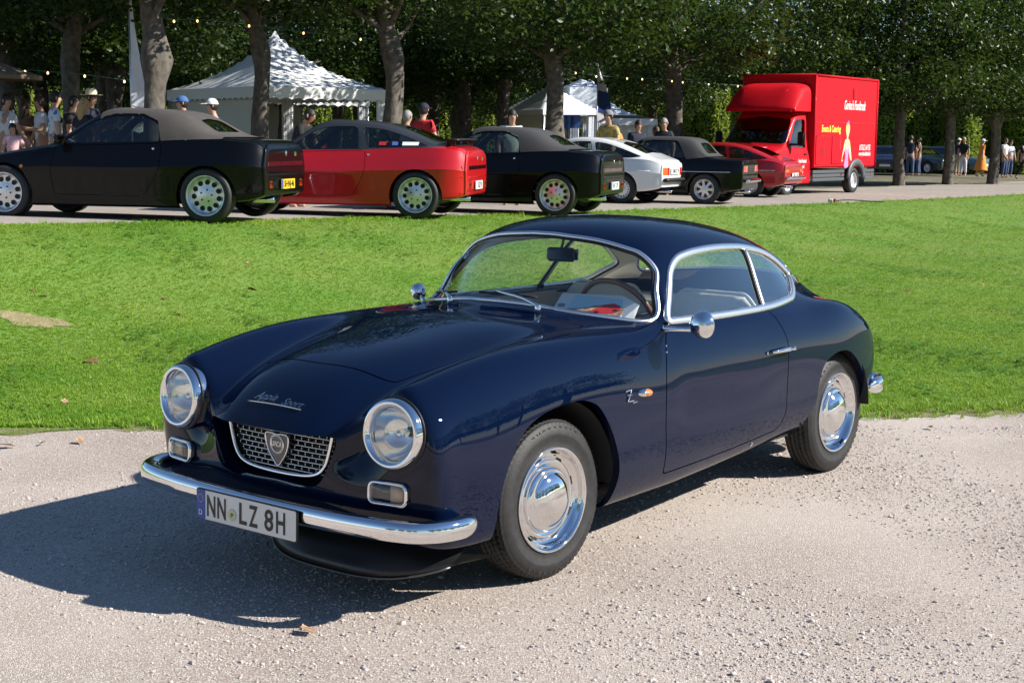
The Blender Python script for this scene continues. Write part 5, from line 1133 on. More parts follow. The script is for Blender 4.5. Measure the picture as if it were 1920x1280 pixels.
BT = [(1.98, .66, .58, .655, .68, .63, .73, .52, .71, .34, .26), (1.80, .745, .60, .74, .72, .71, .78, .54, .77, .33, .22), (1.30, .80, .62, .795, .75, .765, .80, .58, .79, .33, .20), (.90, .85, .62, .845, .75, .81, .805, .60, .795, .33, .20), (.70, .885, .62, .88, .75, .84, .805, .60, .795, .33, .20), (.42, 1.10, .58, 1.07, .74, .85, .805, .60, .795, .33, .20), (.15, 1.27, .53, 1.245, .735, .86, .805, .61, .795, .33, .20), (-.2, 1.31, .54, 1.285, .735, .865, .805, .61, .795, .33, .20), (-.75, 1.29, .55, 1.262, .735, .87, .805, .61, .795, .33, .20), (-1.0, 1.17, .55, 1.14, .735, .88, .805, .62, .795, .34, .21), (-1.18, .97, .62, .96, .74, .89, .805, .63, .795, .35, .23), (-1.45, .905, .63, .90, .74, .875, .80, .63, .79, .36, .25), (-1.80, .89, .63, .885, .73, .86, .785, .63, .775, .38, .28), (-2.0, .87, .62, .865, .70, .83, .75, .62, .74, .41, .31)]
BT = [[r[0] if r[0] > -1.2 else -1.2+(r[0]+1.2)*.86]+list(r[1:]) for r in BT]
p, h = car_at(1317, 29.0, -.934, .357, 2.40, 1.46)
bg_car('convertible_car', 'black notchback convertible with black soft top and seven spoke wheels right of the white car', BT, p, h, BLACKP, 's', 2.40, 1.48, [fillet([(.50, .90), (.16, 1.19), (-.10, 1.225), (-.55, 1.22), (-.78, .905)], [.02, .06, .1, .06, .02])], dict(poly=fillet(mirror_poly([(0, .90), (.56, .885), (.67, .90), (.50, 1.225), (0, 1.255)]), .04), x=(.10, .80)), None, [(.12, 1.17), (.18, 1.34), (-.8, 1.35), (-1.1, 1.20), (-1.27, .93), (-1.0, .895), (-.80, .88), (-.60, 1.235), (-.10, 1.245), (.10, 1.22)], TOPK, None, lamps=[('tail_lamp', .46, .715, .64, .76, REDL), ('indicator', .34, .45, .64, .76, ORL)], extras=j_extras(False), archR=.34, softwin=dict(poly=fillet(mirror_poly([(0, .99), (.40, .985), (.36, 1.18), (0, 1.2)]), .05), x=-.85))
p, h = car_at(1403, 34.5, -.877, .481, 2.25, 1.32)
bg_car('coupe_car', 'low red fastback coupe parked in front of the red food truck', JZ, p, h, REDP2, 'j', 2.25, 1.32, sw_j, ws_j, back_j, plate=('HD·Z 69', PLW, .0, .52, False), lamps=[('tail_lamp', .40, .60, .60, .66, ORL)], extras=j_extras(False), archR=.335)
HX = [list(r) for r in BT]
for r in HX: r[1] += .04; r[3] += .04
for i, z in ((9, 1.26), (10, 1.12), (11, .985), (12, .935)): HX[i][1] = z; HX[i][3] = z-.03
def far_car(px, d, hl, hd, paint, label):
    pos = at_px(px, d, .01); hv = RT*hl+FW*hd
    bg_car('saloon_car', label, HX, pos, math.atan2(hv[1], hv[0]), paint, 's', 2.40, 1.46, [fillet([(.50, .92), (.16, 1.21), (-.10, 1.245), (-.55, 1.24), (-.95, .92)], [.02, .06, .1, .06, .02])], dict(poly=fillet(mirror_poly([(0, .93), (.56, .91), (.67, .92), (.50, 1.255), (0, 1.285)]), .04), x=(.10, .80)), None, archR=.34, lev=2, group='cars parked far off at the right', extras=far_lamps)
def far_lamps(root, bv, full):
    for s in (1, -1): P, N = cast(bv, [(4, .52*s, .60)], (-1, 0, 0)); obj('headlamp', *box(P[0], (.03, .22, .10), .02), CHROME_WORN, root)
    P, N = cast(bv, [(4, 0, .42)], (-1, 0, 0)); obj('number_plate', *box(P[0]+np.array((.02, 0, 0)), (.01, .5, .11)), PLW, root, False)
DKG = mat('dark_green_paint', (.008, .022, .022), .35, coat=1); DKB = mat('dark_blue_paint', (.008, .016, .05), .35, coat=1); SLV = mat('teal_silver_paint', (.10, .17, .19), .35, .4, coat=1)
far_car(1650, 72, -.25, -1, DKB, 'dark blue car half hidden behind the food truck')
far_car(1715, 73, .55, -.85, DKG, 'dark car with people standing in front, right of the food truck')
far_car(1768, 76, .75, -.7, SLV, 'dark teal car with pale bonnet behind the second tree trunk')
# ================================================================ red food truck
TR = mat('truck_red', (.56, .007, .016), .6, spec=.10, coat=.03, coat_rough=.1); TGREY = mat('truck_grey', (.075, .082, .09), .5)
hv = RT*(-.595)+FW*(-.804); tp = W(7.66-.804*1.05, 38.0+.595*1.05)
truck = thing('food_truck', 'tall red food truck with white lettering parked at the end of the row of cars', 'truck', (tp[0], tp[1], tp[2]-.02), math.atan2(hv[1], hv[0]))
L0, HW = 3.95, 1.05
obj('box_body', *box((-L0/2, 0, (.70+3.05)/2), (L0, HW*2, 2.35), .04), TR, truck, False)
for (a, b) in (((-.0, HW, 3.05), (-L0, HW, 3.05)), ((0, HW, 3.06), (0, -HW, 3.06)), ((0, HW, .7), (0, HW, 3.05)), ((-L0, HW, .7), (-L0, HW, 3.05)), ((-L0, HW, 3.05), (-L0, -HW, 3.05))): obj('edge_rail', *tube([a, b], .032, 8), TR, truck)
obj('panel_seam', *box((-L0/2, HW+.003, 1.88), (L0-.1, .008, .014)), mat('dark_red_seam', (.25, .01, .015), .5), truck, False)
def hatch(x0, x1, z0, z1):
    h_ = obj('service_hatch', *box(((x0+x1)/2, HW+.006, (z0+z1)/2), (x1-x0, .014, z1-z0), .005), TR, truck, False); k = [(x0, z0), (x1, z0), (x1, z1), (x0, z1)]
    obj('hatch_seal', *tube([(x, HW+.008, z) for x, z in k], .008, 5, True), mat('dark_red_seam'), h_)
    return h_
h1 = hatch(-.95, -.12, .80, 1.52); hatch(-1.62, -1.10, .80, 1.52)
for k in range(7): obj('vent_slat', *box((-.55, HW+.017, 1.02+.035*k), (.20, .012, .014)), mat('dark_red_seam'), h1, False)
vt = obj('roof_vent', *box((-2.42, HW+.008, 2.64), (.20, .02, .30), .005), TR, truck, False)
for k in range(6): obj('vent_slat', *box((-2.42, HW+.02, 2.54+.04*k), (.17, .012, .014)), mat('dark_red_seam'), vt, False)
for z in (.40, .50, .60): obj('side_skirt', *join(box((-.98, HW-.02, z), (1.94, .05, .085), .01), box((-3.62, HW-.02, z), (.62, .05, .085), .01)), TGREY, truck, False)
ar = [(-2.70+.50*math.cos(t)*(1 if abs(math.cos(t)) < .9 else 1), HW+.005, .40+.44*math.sin(t)) for t in np.linspace(.0, PI, 15)]; obj('wheel_arch', *tube(ar, .095, 8, flat=((0, 1, 0), .5)), TGREY, truck)
obj('chassis', *box((-1.6, 0, .52), (4.3, 1.5, .22)), BLACK, truck, False)
for x in (-1.75, -3.72): obj('side_marker', *box((x, HW+.012, .52), (.09, .015, .05), .006), ORL, truck)
CABS = [(1.98, .86, .66, .84, .80, .78, .86, .62, .84, .46, .36), (1.86, 1.06, .74, 1.04, .90, .95, .95, .70, .94, .46, .33), (1.62, 1.20, .78, 1.18, .92, 1.06, .98, .75, .97, .46, .32), (1.34, 1.30, .80, 1.27, .93, 1.12, .99, .78, .98, .46, .32), (1.02, 1.66, .79, 1.61, .93, 1.16, .995, .80, .985, .46, .32), (.68, 2.02, .78, 1.96, .92, 1.19, .995, .82, .985, .46, .32), (.42, 2.16, .80, 2.09, .92, 1.20, .995, .83, .985, .46, .32), (.05, 2.19, .82, 2.12, .92, 1.20, .995, .83, .985, .46, .32), (.012, 2.19, .82, 2.12, .92, 1.20, .995, .83, .985, .46, .32)]
S_ = gen_stations(CABS); cf, cr = gen_caps(S_, .03, 0); cr = [[(p_[0]+.03, p_[1], p_[2]) for p_ in r_] for r_ in cr]; v, q = shell(S_, 5, cf, cr); CB = cc_surface(v, q, 3, 7); cbv = bvh_of(CB); B = CB
gl_t = glass_mat('dark_car_glass'); d = sdf(B.v[:, [1, 2]], fillet(mirror_poly([(0, 1.335), (.76, 1.31), (.86, 1.33), (.76, 1.93), (0, 2.01)]), .05)); d = np.where((B.v[:, 0] > .60) & (B.v[:, 0] < 1.42), d, .5); g_, B = B.cut(d); B = B.flange(.02); g_.offset(-.006).obj('windscreen', gl_t, truck)
for s in (1, -1):
    g_, B = B.cut(side_poly(B, fillet([(1.10, 1.24), (.68, 1.86), (.55, 1.93), (.20, 1.93), (.20, 1.22)], [.03, .08, .08, .05, .05]), s)); B = B.flange(.015); g_.offset(-.004).obj('side_window', gl_t, truck)
    _x, B = B.cut(side_poly(B, arch(1.32, .42, .34), s)); B = B.flange(.06, dirn=(0, -s, 0))
    dn, B = B.cut(side_poly(B, fillet([(.88, 1.22), (.90, .80), (.86, .45), (.12, .45), (.12, 1.20)], .05), s)-.004); dn, _x = dn.cut(side_poly(dn, fillet([(.88, 1.22), (.90, .80), (.86, .45), (.12, .45), (.12, 1.20)], .05), s)+.004); do_ = dn.obj('cab_door', TR, truck)
    if s > 0: P, N = cast(cbv, [(.28, 2, 1.05)], (0, -1, 0)); obj('handle', *box(P[0]+N[0]*.02, (.16, .03, .035), .01), BLACK, do_)
    P, N = cast(cbv, [(.95, 2*s, 1.32)], (0, -s, 0)); p_ = P[0]; obj('cab_mirror', *join(box(p_+np.array((.02, .27*s, .12)), (.10, .20, .36), .04), box(p_+np.array((.02, .10*s, -.02)), (.06, .22, .05), .015)), BLACK, truck)
B.obj('cab', TR, truck)
obj('cab_interior', *box((.45, 0, .98), (1.0, 1.6, .40), .05), BLACK, truck); obj('dashboard', *box((1.10, 0, 1.18), (.35, 1.6, .12), .04), BLACK, truck)
for y in (-.45, .45): obj('seat', *join(box((.30, y, 1.25), (.16, .5, .55), .05), box((.28, y, 1.60), (.12, .28, .18), .04)), BLACK, truck)
# wind deflector above the cab
V = []; Fc = []; pf = spline([(1.16, 2.14), (1.17, 2.20), (1.05, 2.36), (.85, 2.58), (.62, 2.76), (.35, 2.84), (.01, 2.86)], 4); nv_ = 25
for (x, zt) in pf:
    for k in range(nv_):
        a = PI*k/(nv_-1); y = -.98*math.copysign(abs(math.cos(a))**.32, math.cos(a)); z = 2.13+(zt-2.13)*abs(math.sin(a))**.32; dip = .07*max(0, 1-abs(y)/.55)*math.sin(min(1, max(0, (1.17-x)/.9))*PI); V.append((x-.18*(abs(y)/.98)**3*(1 if x > .1 else 0), y, z-dip))
m_ = len(pf)
for i in range(m_-1):
    for k in range(nv_-1): Fc.append((i*nv_+k, (i+1)*nv_+k, (i+1)*nv_+k+1, i*nv_+k+1))
wd = obj('wind_deflector', V, Fc, TR, truck)
for s in (1, -1): obj('crease', *tube([(1.08, .30*s, 2.28), (.70, .62*s, 2.665)], .012, 6), TR, wd)
obj('deflector_floor', *box((.52, 0, 2.13), (1.1, 1.8, .03)), TR, truck, False)
obj('front_bumper', *box((1.93, 0, .48), (.22, 1.86, .26), .07), TGREY, truck); obj('radiator_grille', *box((1.965, 0, .80), (.05, 1.0, .18), .03), BLACK, truck)
for s in (1, -1): obj('headlamp', *box((1.90, .72*s, .86), (.12, .30, .20), .06), CHROME_WORN, truck)
rimT, tyT, hoT = alloy_wheel(dict(R=.345, w=.21, rim=.205, style='steel'))
for x in (1.32, -2.70):
    for s in (1, -1):
        w = put(bpy.data.objects.new('wheel', rimT), truck); w.location = (x, .90*s, .345); w.rotation_euler = (0, .2, 0 if s > 0 else PI); put(bpy.data.objects.new('tyre', tyT), w)
PW_ = mat('lettering_white', (.82, .82, .80), .5)
def side_word(txt, size, x, z, m_, shear=.0, sx=1.0, bold=0.0, rot=0.0, y=HW+.006):
    v, f = text_mesh(txt, size, 0, shear, bold, sx=sx); v[:, 2] = 0; obj('lettering', frame_map(v, (x, y, z), (-1, 0, rot), (0, 0, 1), (0, 1, 0)), f, m_, truck, False)
side_word("Gorino's Foodtruck", .34, -2.45, 2.33, PW_, .35, .50, .006)
side_word('Events & Catering', .24, -1.02, 1.70, mat('lettering_yellow', (.75, .72, .08), .5), 0, .66, .006)
side_word('0175-52 164 755', .21, -3.22, 1.22, PW_, .3, .50, .003); side_word('www.gorinos-foodtruck.de', .17, -3.22, 1.06, PW_, .3, .42, .003)
for i, t_ in enumerate(("Gorino's Foodtruck", 'Burger &', 'mehr')): P, N = cast(cbv, [(.52, 2, .88-.14*i)], (0, -1, 0)); side_word(t_, .13, .52-.06*i*0, .88-.14*i, PW_, .3, .45, .003, 0, P[0][1]+.012)
v, f = text_mesh("Gorino's Foodtruck", .17, 0, .35, .004, sx=.8); w = frame_map(np.c_[v[:, :2], np.zeros(len(v))], (1.55, -.05, 2.5), (0, 1, 0), (-.85, 0, .5)); P, N = cast(cbv, w, (0, 0, -1), 3); obj('lettering', P+N*.008, f, PW_, truck, False)
# painted figure of a woman in a pink dress on the box wall, as plain flat print
def print_shape(name, pts, m_, lift): obj(name, [(x, HW+.006+lift, z) for x, z in pts], [tuple(range(len(pts)))], m_, truck, False)
SKIN_P = mat('print_skin', (.80, .55, .30), .5); fx = -2.06
print_shape('print_dress', spline([(fx+.16, .72), (fx+.10, .98), (fx+.14, 1.16), (fx+.10, 1.22), (fx, 1.16), (fx-.10, 1.22), (fx-.13, 1.14), (fx-.08, .98), (fx-.10, .72)], 3, True), mat('print_pink', (.75, .22, .45), .5), .001)
print_shape('print_body', spline([(fx+.11, 1.20), (fx+.30, .92), (fx+.22, .90), (fx+.33, .88), (fx+.17, 1.38), (fx+.05, 1.45), (fx+.045, 1.55), (fx-.045, 1.55), (fx-.05, 1.45), (fx-.16, 1.38), (fx-.31, .90), (fx-.20, .94), (fx-.10, 1.20), (fx, 1.14)], 3, True), SKIN_P, .0005)
print_shape('print_face', [(fx+.10*math.cos(t), 1.66+.15*math.sin(t)) for t in np.linspace(0, 2*PI, 18, endpoint=False)], SKIN_P, .002)
print_shape('print_hair', spline([(fx+.11, 1.62), (fx+.115, 1.80), (fx, 1.86), (fx-.115, 1.80), (fx-.11, 1.62), (fx-.07, 1.74), (fx, 1.77), (fx+.07, 1.74)], 4, True), mat('print_blond', (.80, .60, .06), .5), .003)
print_shape('print_bow', spline([(fx+.11, 1.82), (fx+.06, 1.90), (fx+.02, 1.86), (fx-.02, 1.95), (fx-.06, 1.86), (fx, 1.80)], 3, True), mat('print_pink'), .004)

# ================================================================ tents, flags, lamps
TENT = mat('tent_white', (.78, .79, .80), .75); TENT_B = mat('tent_cream', (.62, .60, .52), .8); STEEL = mat('tent_pole', (.55, .56, .58), .35, .8)
def tent(name, label, near, e1, e2, a, b, eave, peak, conc=.35, val=.28, walls=(), group=None, skin=TENT, pk=(.5, .5), scal=.30):
    "near corner (l,d), unit edge directions in (l,d), side lengths"
    base = W(*near); root = thing(name, label, 'tent', base, 0, group); e1 = RT*e1[0]+FW*e1[1]; e2 = RT*e2[0]+FW*e2[1]
    def P3(u, v_, z): q_ = e1*u+e2*v_; return (q_[0], q_[1], z)
    n = 24; V = []; Fc = []
    for i in range(n+1):
        for j in range(n+1):
            u, v_ = i/n, j/n; rr = max(abs(u-pk[0])/max(pk[0], 1-pk[0]), abs(v_-pk[1])/max(pk[1], 1-pk[1])); t = max(0, 1-rr); h_ = (1-conc)*t+conc*t**3.2
            V.append(P3(u*a, v_*b, eave+(peak-eave)*h_-.05*math.sin(u*PI)*math.sin(v_*PI)*(1 if rr > .9 else 0)))
    for i in range(n):
        for j in range(n): k = i*(n+1)+j; Fc.append((k, k+n+1, k+n+2, k+1))
    obj('roof', V, Fc, skin, root)
    for (p0, p1, L_) in (((0, 0), (a, 0), a), ((0, 0), (0, b), b), ((a, 0), (a, b), b), ((0, b), (a, b), a)):
        ns = max(2, int(L_/.05)); V = []; Fc = []
        for k in range(ns+1):
            t = k/ns; u, v_ = p0[0]+(p1[0]-p0[0])*t, p0[1]+(p1[1]-p0[1])*t; V += [P3(u, v_, eave+.005), P3(u, v_, eave-val+.045*abs(math.sin(t*L_/scal*PI)))]
        for k in range(ns): Fc.append((2*k, 2*k+1, 2*k+3, 2*k+2))
        obj('valance', V, Fc, skin, root)
    for u, v_ in ((0, 0), (a, 0), (0, b), (a, b)):
        obj('tent_pole', *tube([P3(u+(.05 if u == 0 else -.05), v_+(.05 if v_ == 0 else -.05), -.1), P3(u+(.05 if u == 0 else -.05), v_+(.05 if v_ == 0 else -.05), eave)], .035, 8), STEEL, root)
        V = []; Fc = []
        for k in range(13):
            x = k/12*.34; o_ = .03*math.sin(k*2.2); uu = u+(x if u == 0 else -x); V += [P3(uu, v_+o_+(.07 if v_ == 0 else -.07), 0.0), P3(uu, v_+o_+(.07 if v_ == 0 else -.07), eave-.05)]
        for k in range(12): Fc.append((2*k, 2*k+1, 2*k+3, 2*k+2))
        obj('corner_curtain', V, Fc, skin, root)
    for (p0, p1, m_) in walls:
        V = []; Fc = []; ns = 40; L_ = math.hypot((p1[0]-p0[0])*a, (p1[1]-p0[1])*b)
        for k in range(ns+1):
            t = k/ns; w_ = .02*math.sin(t*L_*7); V += [P3((p0[0]+(p1[0]-p0[0])*t)*a+w_, (p0[1]+(p1[1]-p0[1])*t)*b+w_, 0), P3((p0[0]+(p1[0]-p0[0])*t)*a+w_, (p0[1]+(p1[1]-p0[1])*t)*b+w_, eave-.02)]
        for k in range(ns): Fc.append((2*k, 2*k+1, 2*k+3, 2*k+2))
        obj('side_wall', V, Fc, m_, root)
    return root
tent('pagoda_tent', 'large white pagoda tent with scalloped valance behind the first parked cars', (-5.76, 33.2), (.81, .587), (-.587, .81), 3.5, 5.0, 2.30, 3.75, .50, .28, [((.06, .02), (.06, .95), TENT_B), ((.02, .97), (.45, .97), TENT_B)])
tent('pagoda_tent', 'second white pagoda tent peeking out behind the large one', (-7.2, 38.5), (.81, .587), (-.587, .81), 4.0, 4.0, 2.35, 3.95, .55, .30, [((.02, .97), (.97, .97), TENT_B)])
SHB = mat('tent_blue_white', (.76, .81, .90), .75)
tent('gazebo_tent', 'blue white folding gazebo behind the grey soft top car', (.85, 44.5), (.90, .43), (-.43, .90), 1.9, 2.8, 2.22, 3.05, .1, .16, [((.03, .05), (.03, .95), TENT_B), ((.05, .96), (.95, .96), mat('banner_blue', (.03, .10, .36), .6))], None, SHB, scal=9)
tent('gazebo_tent', 'taller pale gazebo standing behind the small blue white one', (1.75, 47.5), (.98, .2), (-.2, .98), 1.25, 2.0, 3.0, 3.32, .1, .9, [], None, SHB, scal=9)
tent('pagoda_tent', 'small grey white pagoda tent right of the beach flag', (2.75, 50.0), (.93, .36), (-.36, .93), 2.3, 3.0, 2.1, 3.55, .85, .25, [((.02, .03), (.98, .03), TENT_B)], None, SHB, pk=(.12, .4))
for i, px in enumerate((1052, 1063, 1073)): P = at_px(px, 46.0); obj_ = tag(obj('poster', *box((0, 0, 1.95), (.30, .03, .5)), mat('poster_blue', (.05, .12, .42), .5), None, False), ['left', 'middle', 'right'][i]+'most blue poster hanging under the small gazebo', 'poster', 'posters under the gazebo'); obj_.location = P; obj_.rotation_euler = (0, 0, YAW-PI/2)
def beach_flag(px, d, z0, z1, w, m_, m2, label):
    root = thing('beach_flag', label, 'flag', at_px(px, d), YAW-PI/2); obj('flag_pole', *tube([(0, 0, 0), (0, 0, z1)], .018, 8), STEEL, root); V = []; Fc = []
    for k in range(17):
        t = k/16; z = z0+(z1-z0)*t; ww = w*(1-.85*t**2.2)*(.85+.15*math.sin(t*5)); V += [(0.0, 0, z), (ww*.5, .05*math.sin(t*6), z-.04), (ww, .09*math.sin(t*6+1), z-.12*t)]
    for k in range(16):
        for j in range(2): Fc.append((3*k+j, 3*k+j+1, 3*k+j+4, 3*k+j+3))
    b = obj('banner', V, Fc, m_, root)
    V2 = [(x, y-.012, z) for x, y, z in V[9:30]]; obj('print', V2, [(3*k+j, 3*k+j+1, 3*k+j+4, 3*k+j+3) for k in range(6) for j in range(2)], m2, b)
FLW = mat('flag_white', (.72, .75, .82), .7); FLB = mat('flag_blue', (.02, .06, .26), .7)
beach_flag(1113, 43.5, 1.85, 3.5, .42, FLW, FLB, 'blue and white beach flag right of the small gazebo')
beach_flag(250, 28.0, 1.2, 3.75, .30, FLW, FLW, 'pale blue white banner left of the knobbed tree trunk')
root = thing('parasol', 'brown parasol roof above the crowd at the left border', 'parasol', at_px(-25, 27, -.50), 0); V = [(0, 0, 2.95)]; k = 10
for t in np.linspace(0, 2*PI, k, endpoint=False): V.append((1.05*math.cos(t), 1.05*math.sin(t), 2.62))
for t in np.linspace(0, 2*PI, k, endpoint=False): V.append((1.05*math.cos(t), 1.05*math.sin(t), 2.54))
obj('canopy', V, [(0, 1+i, 1+(i+1) % k) for i in range(k)]+[(1+i, 1+k+i, 1+k+(i+1) % k, 1+(i+1) % k) for i in range(k)], mat('parasol_brown', (.16, .12, .08), .8), root, False); obj('parasol_pole', *tube([(0, 0, 0), (0, 0, 2.95)], .025, 8), STEEL, root)
BULB = mat('warm_bulb', (1, .6, .3), .4, emit=(1.0, .55, .22), estr=2.2)
strands = [[(20, 27, 146), (55, 27, 145), (97, 27, 147), (165, 27, 152), (238, 27, 161)], [(300, 26, 43), (332, 27, 51), (375, 28, 50), (470, 29, 58), (570, 30, 70), (675, 31, 80), (722, 31, 84)], [(1045, 36, 128), (1072, 36, 137), (1110, 37, 143), (1167, 38, 146), (1195, 38, 147), (1250, 39, 150)], [(1270, 40, 152), (1318, 41, 155), (1372, 42, 158), (1430, 44, 160)], [(1680, 50, 182), (1672, 52, 184), (1720, 52, 186), (1766, 52, 184)]]
for si, st_ in enumerate(strands):
    pts = [];
    for px, d, y in st_: q_ = at_px(px, d); pts.append((q_[0], q_[1], 1.629+(257-y)/2759.8*d))
    base = np.array(pts[0]); root = thing('string_lights', ['string of small warm bulbs above the left crowd', 'string of small warm bulbs between the knobbed tree and the tent', 'string of small warm bulbs above the gazebos', 'string of small warm bulbs left of the food truck', 'short string of warm bulbs right of the food truck'][si], 'string lights', base, 0, 'strings of bulbs hung between the trees')
    pr = np.array(pts)-base; obj('cable', *tube(spline(pr, 5), .008, 5), mat('cable_green', (.05, .12, .09), .6), root)
    for q_ in pr: obj('bulb', *lathe([(.0001, -.055), (.016, -.045), (.020, -.03), (.013, -.009), (.006, 0)], 10, 'z'), BULB, root).location = q_
# booth, container
root = thing('red_booth', 'red upright booth with white domed roof at the right border', 'booth', at_px(1888, 84), YAW+.5); obj('cabin', *box((0, 0, .88), (1.05, 1.05, 1.76), .06), mat('booth_red', (.50, .012, .016), .5), root, False)
V = []; Fc = []
for i in range(7):
    for j in range(7): u, v_ = i/3-1, j/3-1; V.append((u*.58, v_*.58, 1.77+.20*(1-u*u)*.6+.0*v_))
for i in range(6):
    for j in range(6): k = i*7+j; Fc.append((k, k+7, k+8, k+1))
obj('roof', V, Fc, WHITE, root); obj('door', *box((.54, 0, .9), (.03, .7, 1.6), .01), mat('booth_red'), root, False)
root = thing('container', 'grey metal container behind the person in orange', 'container', at_px(1812, 82), YAW+PI/2); obj('walls', *box((0, 0, .75), (2.0, 1.4, 1.5), .03), mat('container_grey', (.10, .10, .10), .7), root, False); obj('lid', *box((0, 0, 1.53), (2.1, 1.5, .08), .02), mat('container_lid', (.25, .26, .27), .5), root, False)
# connector and cable lying on the grass
p = at_px(1552, 31.5, .03); root = thing('cable_connector', 'red and white cable connector lying on the grass before the food truck', 'connector', p, YAW); obj('plug', *box((0, 0, .03), (.10, .10, .09), .02), mat('plug_white', (.7, .7, .7), .5), root); obj('collar', *box((.02, -.09, .03), (.09, .06, .08), .02), REDL, root)
pts = [np.array((0, -.1, .02))]+[np.array((.1*k, -.25*k, .02+.02*math.sin(k))) for k in range(1, 6)]; obj('cable', *tube(spline(pts, 4), .012, 6), BLACK, root)

# ================================================================ people
SKIN = mat('skin', (.46, .26, .17), .55)
def skin_mesh(name, pts, edges, rad, root_i=0, sub=1):
    me = bpy.data.meshes.new(name); me.from_pydata([tuple(p) for p in pts], edges, []); o = bpy.data.objects.new(name, me); COL.objects.link(o)
    md = o.modifiers.new('skin', 'SKIN'); md.use_smooth_shade = True; sd = o.modifiers.new('sub', 'SUBSURF'); sd.levels = sub; sd.render_levels = sub
    for i, r in enumerate(rad):
        sv_ = me.skin_vertices[0].data[i]; sv_.radius = (r, r) if not isinstance(r, tuple) else r; sv_.use_root = (i == root_i)
    dg = bpy.context.evaluated_depsgraph_get(); dg.update(); m2 = bpy.data.meshes.new_from_object(o.evaluated_get(dg)); bpy.data.objects.remove(o); bpy.data.meshes.remove(me); m2.polygons.foreach_set('use_smooth', [True]*len(m2.polygons)); return m2
POSES = {'stand': dict(el=((.02, .25, 1.14), (.02, -.25, 1.14)), wr=((.10, .25, .90), (.10, -.25, .90)), kn=((.02, .10, .50), (.0, -.10, .50)), an=((-.02, .11, .08), (-.03, -.11, .08)), lean=0),
         'chat': dict(el=((.06, .26, 1.15), (.04, -.25, 1.14)), wr=((.27, .18, 1.18), (.16, -.22, .92)), kn=((.03, .11, .50), (.02, -.10, .50)), an=((-.01, .13, .08), (-.04, -.10, .08)), lean=0),
         'walk': dict(el=((.10, .25, 1.15), (-.10, -.25, 1.16)), wr=((.27, .23, .98), (-.10, -.27, .92)), kn=((.16, .09, .52), (-.08, -.09, .50)), an=((.12, .10, .09), (-.30, -.09, .14)), lean=.04),
         'bend': dict(el=((.30, .24, 1.02), (.30, -.24, 1.02)), wr=((.48, .16, .90), (.48, -.16, .90)), kn=((.04, .10, .50), (.02, -.10, .50)), an=((-.02, .12, .08), (-.04, -.11, .08)), lean=.38)}
BODY = {}
def body_meshes(pose):
    if pose in BODY: return BODY[pose]
    p = POSES[pose]; L_ = p['lean']
    def ln(x, y, z): return (x+L_*max(0, z-.95)*1.0, y, z-L_*.45*max(0, z-.95))
    pts = [(0, 0, .95), ln(.01, 0, 1.13), ln(.0, 0, 1.32), ln(-.01, 0, 1.47), ln(.01, 0, 1.53), ln(.03, 0, 1.59), ln(.035, 0, 1.66), ln(.03, 0, 1.73), ln(.125, 0, 1.645)]; rad = [(.145, .115), (.13, .105), (.155, .115), (.075, .075), .052, .072, (.078, .094), (.062, .072), .013]; ed = [(0, 1), (1, 2), (2, 3), (3, 4), (4, 5), (5, 6), (6, 7), (6, 8)]
    sh = {}
    for i, s in enumerate((1, -1)):
        sh_ = ln(0, .165*s, 1.425); el, wr = p['el'][i], p['wr'][i]; el = ln(*el) if pose != 'bend' else el; wr = np.array(wr); dirn = wr-np.array(el); dirn /= np.linalg.norm(dirn); side = np.array((0, -s, 0)); n0 = len(pts)
        pts += [sh_, el, tuple(wr), tuple(wr+dirn*.08)]; rad += [.062, .045, .032, (.020, .040)]; ed += [(2, n0), (n0, n0+1), (n0+1, n0+2), (n0+2, n0+3)]
        fwd = np.cross(dirn, side); fwd /= np.linalg.norm(fwd)+1e-9
        for q, (o_, ln_) in enumerate(((-.030, .070), (-.010, .082), (.010, .078), (.030, .060))): k = len(pts); c_ = wr+dirn*.10+fwd*o_; pts += [tuple(c_), tuple(c_+dirn*ln_+side*.02)]; rad += [.0105, .008]; ed += [(n0+3, k), (k, k+1)]
        k = len(pts); pts += [tuple(wr+dirn*.05+fwd*.045), tuple(wr+dirn*.09+fwd*.062+side*.02)]; rad += [.012, .009]; ed += [(n0+2, k), (k, k+1)]
        hp = (0, .09*s, .90); n0 = len(pts); an = p['an'][i]; pts += [hp, p['kn'][i], an, (an[0]+.02, an[1], .045), (an[0]+.14, an[1]+.015*s, .03)]; rad += [.098, .065, .045, .045, (.042, .028)]; ed += [(0, n0), (n0, n0+1), (n0+1, n0+2), (n0+2, n0+3), (n0+3, n0+4)]
    bod = skin_mesh('body', pts, ed, rad)
    tp_ = [(0, 0, .90), ln(.01, 0, 1.13), ln(0, 0, 1.32), ln(-.01, 0, 1.455)]; tr_ = [(.168, .135), (.152, .125), (.172, .132), (.088, .085)]; te = [(0, 1), (1, 2), (2, 3)]
    for i, s in enumerate((1, -1)):
        a = np.array(ln(0, .165*s, 1.425)); b = np.array(ln(*p['el'][i]) if pose != 'bend' else p['el'][i]); k = len(tp_); tp_ += [tuple(a), tuple(a*.35+b*.65)]; tr_ += [.078, .068]; te += [(2, k), (k, k+1)]
    sht = skin_mesh('shirt', tp_, te, tr_)
    lp = [(0, 0, .97), (0, 0, .90)]; lr = [(.160, .128), (.158, .128)]; le = [(0, 1)]
    for i, s in enumerate((1, -1)): k = len(lp); an = np.array(p['an'][i]); lp += [(0, .09*s, .86), p['kn'][i], tuple(an+np.array((0, 0, .02)))]; lr += [.112, .080, .066]; le += [(1, k), (k, k+1), (k+1, k+2)]
    trs = skin_mesh('trousers', lp, le, lr)
    BODY[pose] = (bod, sht, trs, np.array(ln(.03, 0, 1.66)), L_); return BODY[pose]
